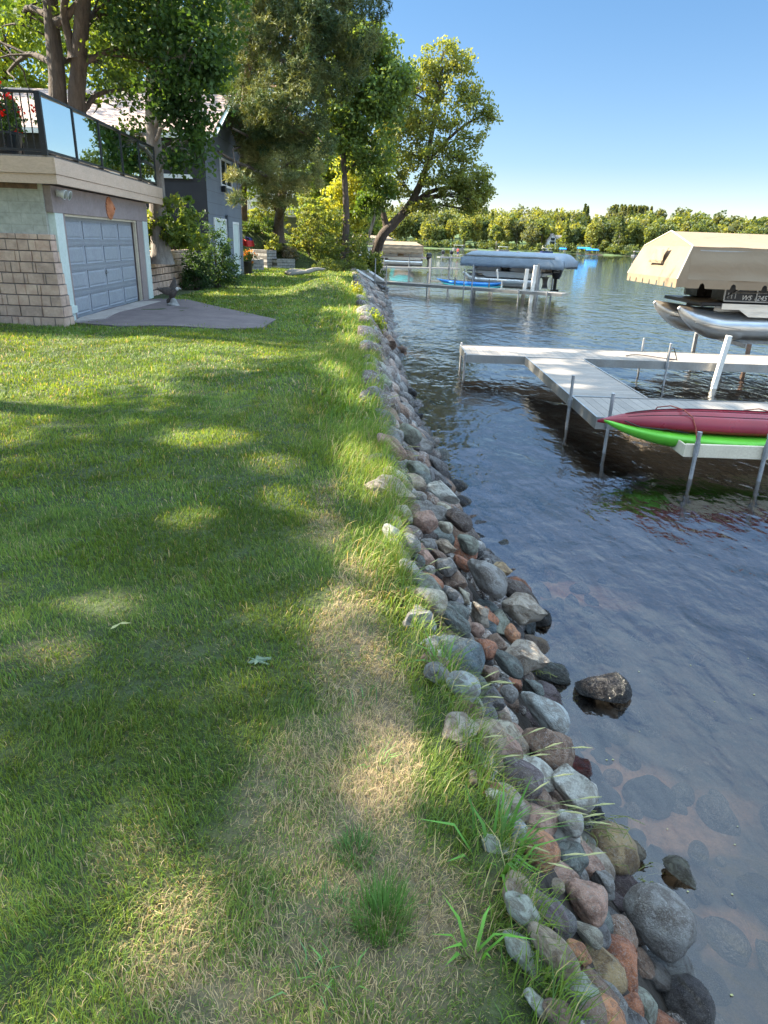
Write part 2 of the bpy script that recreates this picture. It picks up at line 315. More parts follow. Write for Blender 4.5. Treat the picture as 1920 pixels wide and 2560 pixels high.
# dry, tan areas of the lawn (given where they lie on the ground)
DRY=[(930,2350,330,300,.85),(430,2360,150,160,.62),(800,2050,230,260,.72),(950,1900,110,330,.85),(870,1640,110,180,.75),(900,1470,70,90,.7),(820,1330,60,60,.45),(700,2500,360,150,.6),(880,720,40,22,.8),(640,2200,220,120,.25),(815,1235,40,50,.5),(120,1620,130,60,.35),(330,2150,150,90,.35)]
GREENT=[(870,2230,110,110),(960,2270,90,140),(890,2080,60,60),(700,1750,80,80)]
def ell(px,py,rx,ry,z=0.):
    c=at(px,py,z); a=at(px+rx,py,z); b=at(px,py-ry,z); b2=at(px,py+ry,z); r1=(a-c).length; d=(b-b2); r2=d.length/2; c2=(b+b2)/2
    u=np.array([(a-c).x,(a-c).y])/max(r1,1e-6); return np.array([c2.x,c2.y]),u,r1,r2
DRYW=[(ell(*d[:4]),d[4]) for d in DRY]
def ellv(x,y,e):
    c,u,r1,r2=e; dx=x-c[0]; dy=y-c[1]; return ((dx*u[0]+dy*u[1])/r1)**2+((-dx*u[1]+dy*u[0])/r2)**2
def vnoise(x,y,s,seed=0):
    # smooth value noise
    x=x/s+seed*17.3; y=y/s+seed*9.1; xi=np.floor(x).astype(int); yi=np.floor(y).astype(int); fx=x-xi; fy=y-yi; fx=fx*fx*(3-2*fx); fy=fy*fy*(3-2*fy)
    def h(a,b):
        n=(a*374761393+b*668265263+seed*974634777)&0x7fffffff; n=(n^(n>>13))*1274126177&0x7fffffff; return (n&0xffff)/65535.
    return (h(xi,yi)*(1-fx)+h(xi+1,yi)*fx)*(1-fy)+(h(xi,yi+1)*(1-fx)+h(xi+1,yi+1)*fx)*fy
def dryness(x,y):
    d=np.zeros_like(x)
    for e,k in DRYW: d=np.maximum(d,k*np.clip(1.5-ellv(x,y,e)*1.2,0,1))
    n=vnoise(x,y,.35,1)*.6+vnoise(x,y,.12,2)*.4
    n3=vnoise(x,y,.22,41); d=np.clip(d*1.25-.12,0,1)*(.30+.75*n+.55*n3)+.10*(n>.72)
    return np.clip(d*.82-.06+.10*vnoise(x,y,1.3,6),0,1)
DR=dryness(GX.ravel(),GY.ravel())
col=np.outer(1-DR,[.045,.062,.018])+np.outer(DR,[.20,.145,.09])
SUNLIT_SAND=[(1440,1875,95,50),(1560,1970,150,60),(1700,2090,130,45),(1340,1590,70,28),(1250,1830,60,30),(1420,2060,60,40),(1800,2000,120,40),(1700,1010,220,24),(1300,1510,60,18),(1850,2350,120,60),(1500,1480,160,25),(1010,880,60,14)]  # sandy bed patches with the sunlight on them put into the colour
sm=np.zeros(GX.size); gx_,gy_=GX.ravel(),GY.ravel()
for e4 in SUNLIT_SAND: sm=np.maximum(sm,np.clip(1.3-ellv(gx_,gy_,ell(*e4,-1.2))*.6,0,1))
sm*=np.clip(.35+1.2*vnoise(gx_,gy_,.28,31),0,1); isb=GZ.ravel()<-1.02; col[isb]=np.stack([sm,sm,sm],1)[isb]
sfar=GY.ravel()>70; col[sfar]=[.06,.10,.03]
t=NT('lawn_ground'); a=t.new('ShaderNodeAttribute'); a.attribute_name='Col'; co=t.coord('Object')
k=t.mix(.7,a.outputs['Color'],t.ramp(t.noise(co,22,5,.7),[(.3,.2),(.7,.8)]),'OVERLAY'); t.l(k,t.p.inputs['Base Color']); t.p.inputs['Roughness'].default_value=1; t.l(t.bump(t.noise(co,25,5),.8,.05),t.p.inputs['Normal']); M['lawn']=t.m
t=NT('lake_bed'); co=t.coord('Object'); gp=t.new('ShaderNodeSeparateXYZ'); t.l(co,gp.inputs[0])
at2=t.new('ShaderNodeAttribute'); at2.attribute_name='Col'; n1=t.math('MULTIPLY',at2.outputs['Fac'],t.math('ADD',t.noise(co,7,4,.6,.4),.5)); sunlit_sand=t.ramp(t.noise(co,16,4,.7),[(.3,(.20,.105,.055)),(.7,(.37,.20,.115))]); silt=t.ramp(t.noise(co,9,5,.7),[(.35,(.030,.024,.018)),(.65,(.11,.075,.05))])
k=t.mix(t.ramp(n1,[(.25,0.),(.75,1.)]),silt,sunlit_sand); k=t.mix(t.ramp(t.math('ADD',gp.outputs[2],2.),[(.66,1.),(.80,0.)]),k,silt)
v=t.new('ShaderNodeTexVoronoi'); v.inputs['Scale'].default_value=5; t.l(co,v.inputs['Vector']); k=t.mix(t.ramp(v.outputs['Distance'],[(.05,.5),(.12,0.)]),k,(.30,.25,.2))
k=t.mix(t.ramp(t.math('ADD',gp.outputs[2],3.),[(.35,1.),(.95,0.)]),k,(.012,.013,.014)); t.l(k,t.p.inputs['Base Color']); t.p.inputs['Roughness'].default_value=.9; t.l(t.bump(t.noise(co,8,5),.8,.08),t.p.inputs['Normal']); M['bed']=t.m  # deep bed painted near black for the light lost in the water
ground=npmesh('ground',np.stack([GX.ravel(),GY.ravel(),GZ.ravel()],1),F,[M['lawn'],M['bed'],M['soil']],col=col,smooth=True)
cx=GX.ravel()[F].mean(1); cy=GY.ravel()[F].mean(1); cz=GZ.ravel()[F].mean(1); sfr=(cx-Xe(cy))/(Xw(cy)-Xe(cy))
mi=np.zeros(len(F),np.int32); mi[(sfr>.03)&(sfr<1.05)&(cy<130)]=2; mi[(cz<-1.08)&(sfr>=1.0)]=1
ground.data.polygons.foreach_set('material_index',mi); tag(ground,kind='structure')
# ------------------------------------------------------------------ water
t=NT('lake_water'); co=t.coord('Object'); 
def wav(scale,st,rot,det=3,dist=.3):
    mp=t.new('ShaderNodeMapping'); mp.inputs['Scale'].default_value=st; mp.inputs['Rotation'].default_value=(0,0,rot); t.l(co,mp.inputs[0]); return t.noise(mp.outputs[0],scale,det,.5,dist)
h1=wav(2.6,(1,.55,1),R_(-28),2,.5); h2=wav(8.,(1,.6,1),R_(14),2,.6); h3=wav(.9,(1,.6,1),R_(20),2,.4)
hh=t.math('ADD',t.math('ADD',h1,t.math('MULTIPLY',h2,.22)),t.math('MULTIPLY',h3,1.6))
h4=wav(22.,(1,.7,1),R_(40),2,.4); hh=t.math('ADD',hh,t.math('MULTIPLY',h4,.05)); nb=t.bump(hh,.46,.07)
gl=t.new('ShaderNodeBsdfGlossy'); gl.inputs['Roughness'].default_value=.015; gl.inputs[0].default_value=(1,1,1,1); t.l(nb,gl.inputs['Normal'])
tr=t.new('ShaderNodeBsdfTransparent'); tr.inputs[0].default_value=(.80,.72,.62,1); fr=t.new('ShaderNodeFresnel'); fr.inputs[0].default_value=1.68; t.l(nb,fr.inputs['Normal'])
mx=t.new('ShaderNodeMixShader'); t.l(fr.outputs[0],mx.inputs[0]); t.l(tr.outputs[0],mx.inputs[1]); t.l(gl.outputs[0],mx.inputs[2]); t.l(mx.outputs[0],t.out.inputs[0]); M['water']=t.m
wy=[-58,0,20,60,150,300,620]; V=[];
for y in wy: V+=[(-850,y,-1.),(-20 if y<100 else -300,y,-1.),(60,y,-1.),(900,y,-1.)]
F=[(j*4+i,j*4+i+1,(j+1)*4+i+1,(j+1)*4+i) for j in range(len(wy)-1) for i in range(3)]
wt=npmesh('water',V,F,M['water']); tag(wt,kind='structure')
# ------------------------------------------------------------------ sun flecks that the tree canopy leaves open
SP=[(120,822,105,13,0),(350,838,90,8,0),(190,876,50,7,0),(325,945,30,8,0),(425,985,28,9,0),(360,1050,22,7,0),(530,1108,115,22,0),(700,1170,60,28,0),(490,1305,85,26,0),
(720,1255,70,30,0),(820,1325,75,45,0),(900,1400,40,40,0),(850,1500,75,45,0),(250,1500,90,26,0),(690,1545,70,30,0),(655,1870,75,60,0),(600,1740,55,40,0),(800,1600,50,55,0),(450,2330,95,125,0),(800,2180,60,45,0),
(130,1620,90,30,0),(260,2120,50,35,0),(930,1950,60,80,0),(670,800,90,5,0),(560,740,260,9,0),(790,712,90,22,0),(820,655,90,9,0),(470,725,70,7,0),(560,795,40,4,0),(905,1130,26,60,0),
(1060,1290,60,25,-.4),(1045,1325,40,22,-.4),(1060,1510,60,30,-.3),(1230,1450,60,40,-.7),(1290,1480,40,25,-.8),(1290,1640,70,60,-.6),(1260,1600,40,30,-.6),(1190,1440,60,30,-.6),(1335,1830,50,35,-.6),(1390,2020,60,50,-.6),(1480,1880,90,50,-1.2),(1600,1990,90,40,-1.3),(1330,2140,50,40,-.4),(1360,2370,45,70,-.4),(1500,2420,60,50,-.6),(1430,2270,50,40,-.5),(1510,2540,60,30,-.5),(1590,2330,60,70,-.6),(1100,1400,70,40,-.5),(1010,1480,50,30,-.1),(1150,1560,60,30,-.4),(1210,1700,50,30,-.4),(1330,1920,50,40,-.5),(1060,1120,40,30,-.8),(1000,1090,30,25,-.3),(1420,2150,50,40,-.4),(1300,2280,40,50,-.2),(1640,2440,50,30,-.7),(1000,960,30,20,-.7),(960,880,25,20,-.3),(1340,1750,60,40,-.8),(1700,1850,120,50,-1.2),(1800,2200,100,60,-1.2),
(1250,872,50,5,-.5),(1370,905,45,5,-.5),(1400,930,40,6,-.5),(1440,965,30,6,-.5),(1560,885,60,5,-.5),(1830,900,150,20,-.5),(1860,1020,90,12,-.5),(1760,1035,40,8,-.5)]
SPW=[(ell(*s[:4],s[4]),s[4]) for s in SP]; S_=np.array(SUN); SPW.append(((np.array([7.0,19.2]),np.array([1.,0.]),1.3,2.6),1.4))
def in_gap(P,pad=1.):
    r=np.zeros(len(P),bool)
    for e,z in SPW:
        g=P-S_*((P[:,2]-z)/S_[2])[:,None]; v=ellv(g[:,0],g[:,1],e)
        wob=.75+.55*vnoise(g[:,0],g[:,1],max(.05,e[2]*.35),5); r|=v<wob*pad
    return r
# ------------------------------------------------------------------ grass
def blades(P,L,Wd,ang,lean,col,tipcol):
    n=len(P); dx=np.cos(ang); dy=np.sin(ang); side=np.stack([-dy,dx,np.zeros(n)],1)*Wd[:,None]/2
    out=np.stack([dx,dy,np.zeros(n)],1); up=np.array([0,0,1.])
    mid=P+up*(L*.55*np.cos(lean*.5))[:,None]+out*(L*.55*np.sin(lean*.5))[:,None]
    tip=mid+up*(L*.45*np.cos(lean*1.4))[:,None]+out*(L*.45*np.sin(lean*1.4))[:,None]
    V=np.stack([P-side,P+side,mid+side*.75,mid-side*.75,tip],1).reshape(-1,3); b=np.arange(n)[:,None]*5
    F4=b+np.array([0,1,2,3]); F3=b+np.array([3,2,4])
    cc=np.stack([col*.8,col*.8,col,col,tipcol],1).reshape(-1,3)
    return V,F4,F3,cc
def grass_obj(name,parts,mat,**k):
    V=[];A=[];B=[];Cc=[];o=0
    for v,f4,f3,c in parts: V.append(v);A.append(f4+o);B.append(f3+o);Cc.append(c);o+=len(v)
    V=np.concatenate(V).astype(np.float32);A=np.concatenate(A);B=np.concatenate(B);Cc=np.concatenate(Cc)
    me=bpy.data.meshes.new(name); me.vertices.add(len(V)); me.vertices.foreach_set('co',V.ravel())
    idx=np.concatenate([A.ravel(),B.ravel()]).astype(np.int32); na,nb_=len(A),len(B); me.loops.add(len(idx)); me.loops.foreach_set('vertex_index',idx)
    me.polygons.add(na+nb_); st=np.concatenate([np.arange(na)*4,na*4+np.arange(nb_)*3]).astype(np.int32)
    me.polygons.foreach_set('loop_start',st); me.polygons.foreach_set('loop_total',np.concatenate([np.full(na,4),np.full(nb_,3)]).astype(np.int32))
    at_=me.color_attributes.new('Col','FLOAT_COLOR','POINT'); at_.data.foreach_set('color',np.concatenate([Cc,np.ones((len(Cc),1))],1).astype(np.float32).ravel()); me.update()
    return link(name,me,mat,**k)
PADPX=[(186,806),(262,775),(360,754),(400,750),(470,752),(560,772),(690,798),(655,820),(560,828),(420,822),(300,818)]
PAD=[at(*p) for p in PADPX]
def inpoly(x,y,poly):
    r=np.zeros(len(x),bool); j=len(poly)-1
    for i in range(len(poly)):
        xi,yi,xj,yj=poly[i].x,poly[i].y,poly[j].x,poly[j].y
        c=((yi>y)!=(yj>y))&(x<(xj-xi)*(y-yi)/(yj-yi+1e-12)+xi); r^=c; j=i
    return r
def gcol(n,x,y,dr):
    g1=np.array([.13,.215,.035]); g2=np.array([.21,.285,.04]); g3=np.array([.09,.17,.04]); r=rng.random(n)[:,None]
    pn=vnoise(x,y,.9,4)[:,None]; c=g1*(1-pn)+g2*pn; c=np.where(r>.75,g3,c)*(.7+.6*rng.random(n)[:,None])*(.72+.30*vnoise(x,y,.45,13)+.34*vnoise(x,y,1.9,14))[:,None]
    dcol=np.array([.52,.40,.23])*(.55+.7*rng.random(n)[:,None]); isd=(rng.random(n)<dr*.85+.05)[:,None]
    return np.where(isd,dcol,c)
parts=[]
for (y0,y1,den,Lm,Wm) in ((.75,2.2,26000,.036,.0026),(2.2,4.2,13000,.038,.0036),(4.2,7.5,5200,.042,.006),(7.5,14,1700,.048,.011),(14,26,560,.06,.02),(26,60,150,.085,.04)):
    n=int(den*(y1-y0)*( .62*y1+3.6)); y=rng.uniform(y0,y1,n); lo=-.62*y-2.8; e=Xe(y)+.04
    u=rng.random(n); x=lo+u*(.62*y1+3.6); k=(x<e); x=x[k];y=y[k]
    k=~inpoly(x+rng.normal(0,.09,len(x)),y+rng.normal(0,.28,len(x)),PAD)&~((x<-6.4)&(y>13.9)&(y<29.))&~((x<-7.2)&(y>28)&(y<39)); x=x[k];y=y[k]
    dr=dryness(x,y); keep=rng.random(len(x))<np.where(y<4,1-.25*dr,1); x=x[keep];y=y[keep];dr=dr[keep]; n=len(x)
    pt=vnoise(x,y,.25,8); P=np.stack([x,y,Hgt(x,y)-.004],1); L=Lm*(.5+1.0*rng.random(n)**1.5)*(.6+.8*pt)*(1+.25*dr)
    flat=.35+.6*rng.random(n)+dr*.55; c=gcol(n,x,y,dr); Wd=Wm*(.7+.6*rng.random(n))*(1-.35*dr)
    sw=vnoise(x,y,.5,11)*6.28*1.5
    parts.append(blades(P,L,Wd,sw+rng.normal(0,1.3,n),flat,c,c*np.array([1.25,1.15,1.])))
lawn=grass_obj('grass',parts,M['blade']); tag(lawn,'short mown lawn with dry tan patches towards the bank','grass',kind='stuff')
# taller unmown grass along the top of the bank
parts=[]
for (y0,y1,den,Wm) in ((.8,3.,2600,.0032),(3.,6.5,3000,.0045),(6.5,13,1600,.009),(13,26,520,.018),(26,56,110,.035)):
    n=int(den*(y1-y0)); y=rng.uniform(y0,y1,n); wd=np.interp(y,[0,2,4,6,9,30],[.20,.22,.34,.62,.9,1.1]); off=np.abs(rng.normal(0,1,n))*wd*.5
    x=Xe(y)+.10-off+.06*np.sin(y*3); dens=vnoise(y*0,y,.5,21); k=rng.random(n)<np.interp(y,[0,3.2,4.4,60],[.45,.6,1,1])*(.35+.9*dens); x=x[k];y=y[k];off=off[k]; n=len(x)
    P=np.stack([x,y,Hgt(x,y)-.02],1); L=np.interp(y,[0,4,6,30],[.14,.19,.27,.33])*(.45+.9*rng.random(n))*np.exp(-off*1.1)
    dr=np.clip(dryness(x,y)*.55+.08,0,1); c=gcol(n,x,y,dr)*np.array([1.02,1.05,.95]); ang=rng.normal(0.1,1.0,n)
    parts.append(blades(P,L,Wm*(.7+.7*rng.random(n)),ang,.35+.8*rng.random(n),c,c*np.array([1.3,1.25,1.])))
tg=grass_obj('tall_grass',parts,M['blade']); tag(tg,'long unmown grass hanging over the rocks at the top of the bank','tall grass',kind='stuff')
def tuft(name,px,py,n,L,Wd,colr,label,spread=.05,lean=.6):
    p=hit(px,py); a=rng.uniform(0,6.28,n); r=spread*np.sqrt(rng.random(n)); P=np.stack([p.x+r*np.cos(a),p.y+r*np.sin(a),np.full(n,p.z-.01)],1)
    c=np.array(colr)*(.7+.6*rng.random(n)[:,None]); v,f4,f3,cc=blades(P-np.array(p),L*(.5+.6*rng.random(n)),Wd*(.7+.6*rng.random(n)),a+rng.normal(0,.5,n),lean*(.4+.9*rng.random(n)),c,c*1.2)
    o=grass_obj(name,[(v,f4,f3,cc)],M['blade']); o.location=p; return tag(o,label,'grass clump')
tuft('grass_clump',955,2310,420,.13,.0028,(.12,.24,.05),'dense fine green grass clump in the dry ground near the bottom edge of the lawn',.075,.55)
tuft('grass_clump',890,2130,160,.07,.003,(.10,.20,.05),'small dark green grass clump in dry lawn above the dense fine clump',.06,.8)
tuft('grass_clump',830,2290,90,.08,.003,(.10,.20,.06),'sparse dark green clump left of the dense fine clump',.07,.9)
tuft('broadleaf_grass',940,1920,12,.13,.006,(.13,.27,.07),'pale broad bladed grass sprig in tan grass halfway down the bank edge',.05,.75)
tuft('broadleaf_grass',855,2440,11,.12,.006,(.16,.33,.08),'bright broad bladed grass sprig beside the bottom of the picture',.06,.9)
tuft('broadleaf_grass',770,2460,8,.11,.006,(.14,.28,.10),'leaning pale grass sprig left of the bright broad sprig',.05,.9)
tuft('broadleaf_grass',905,1760,11,.11,.006,(.12,.24,.08),'light green grass sprig in the dry verge level with the lone lake rock',.06,.8)
tuft('broadleaf_grass',1110,1690,16,.24,.011,(.13,.26,.05),'tall green blades leaning over the big blue grey boulder',.05,.9)
tuft('broadleaf_grass',1230,2150,26,.26,.012,(.12,.28,.05),'tall broad green blades arching over the lower rocks beside the brown orange stone',.08,.9)
tuft('broadleaf_grass',1185,2380,8,.18,.012,(.15,.35,.05),'single bright green broad blades above the bare soil notch',.03,1.2)
# seed-headed stems hanging over the rocks
def stems(px,py,n,label,L=.34,dirx=1.):
    p=hit(px,py); r=empty('seeding_grass',p,label,'grass stems')
    for i in range(n):
        a=rng.normal(0,.35); d=Vector((math.cos(a)*dirx,math.sin(a),0)); l=L*(.6+.6*rng.random()); b=Vector((rng.normal(0,.06),rng.normal(0,.1),0)); mb=MB(); mh=MB()
        pts=[b+d*(l*.75*t**1.3)+Vector((0,0,l*(.85*t-.38*t*t))) for t in (0,.25,.5,.75,1)]
        mb.tube(pts,[.0011,.001,.0009,.0008,.0006],4,False); e=pts[-1]; dd=(pts[-1]-pts[-2]).normalized(); mh.tube([e-dd*.02,e+dd*.015,e+dd*.05+Vector((0,0,-.005))],[.001,.0035,.0008],5)
        so_=mb.build('stem',M['stem'],r); mh.build('seed_head',M['seed'],so_)
M['stem']=pm('grass_stem',(.22,.27,.08),(.16,.2,.06),9,.7); M['seed']=pm('seed_head',(.42,.38,.17),(.3,.3,.12),9,.8)
stems(1200,2010,11,'pale seed headed grass stems reaching over the white speckled rock'); stems(1240,2140,9,'seed headed stems lying across the dark slate round stone'); stems(1100,1760,7,'seed headed stems in front of the long blue white oval rock'); stems(1000,1150,6,'dry tan seed headed stems beside the long speckled pink boulder',.22)
stems(925,1020,5,'dry straw coloured stems standing at the far lawn edge',.25); stems(1000,1450,6,'thin stems beside the sunlit cream boulder',.2)
# ------------------------------------------------------------------ rocks
import bmesh
def rock_mesh(i,ang):
    r=np.random.default_rng(100+i); bm=bmesh.new(); bmesh.ops.create_icosphere(bm,subdivisions=4,radius=1)
    P=np.array([v.co[:] for v in bm.verts]); Q=P.copy()
    for _ in range(ang):                                  # worn flat faces
        n=r.normal(size=3); n/=np.linalg.norm(n); d=r.uniform(.74,.92) if ang<4 else r.uniform(.42,.74); o=Q@n-d; Q-=np.where(o>0,o*.93,0)[:,None]*n
    for _ in range(7):                                    # gentle lumps
        k=r.normal(size=3)*r.uniform(1.2,3.2); Q+=P*(np.sin(P@k+r.uniform(0,6))*.035)[:,None]
    for _ in range(8):
        k=r.normal(size=3)*r.uniform(4,8); Q+=P*(np.sin(P@k+r.uniform(0,6))*.009)[:,None]
    Q-=(Q.max(0)+Q.min(0))/2; Q/=(Q.max(0)-Q.min(0))/2
    for v,q in zip(bm.verts,Q): v.co=q
    me=bpy.data.meshes.new('rock'); bm.to_mesh(me); bm.free(); me.polygons.foreach_set('use_smooth',[True]*len(me.polygons)); me.materials.append(M['stone']); return me
RM=[rock_mesh(i,a) for i,a in enumerate([2,3,4,3,5,6,7,8,9,4,10,6])]   # 0-3 smooth, 4-11 more angular
CL0={'white':(.60,.58,.54),'cream':(.60,.52,.42),'grey':(.27,.27,.27),'dgrey':(.13,.13,.14),'brown':(.26,.17,.12),'dbrown':(.10,.072,.062),'pink':(.44,.28,.22),'tan':(.40,.32,.235),'rust':(.42,.17,.085),'orange':(.55,.26,.13),
'green':(.27,.30,.25),'mint':(.46,.50,.44),'slate':(.14,.17,.165),'blue':(.43,.48,.50),'bblue':(.11,.16,.195),'purple':(.19,.15,.17),'black':(.014,.011,.011),'ochre':(.40,.29,.15),'wred':(.20,.04,.03),'beige':(.38,.335,.28),'olive':(.34,.33,.27)}
CL={k_:(min(.75,v_[0]*1.36),min(.72,v_[1]*1.27),min(.70,v_[2]*1.16)) for k_,v_ in CL0.items()}
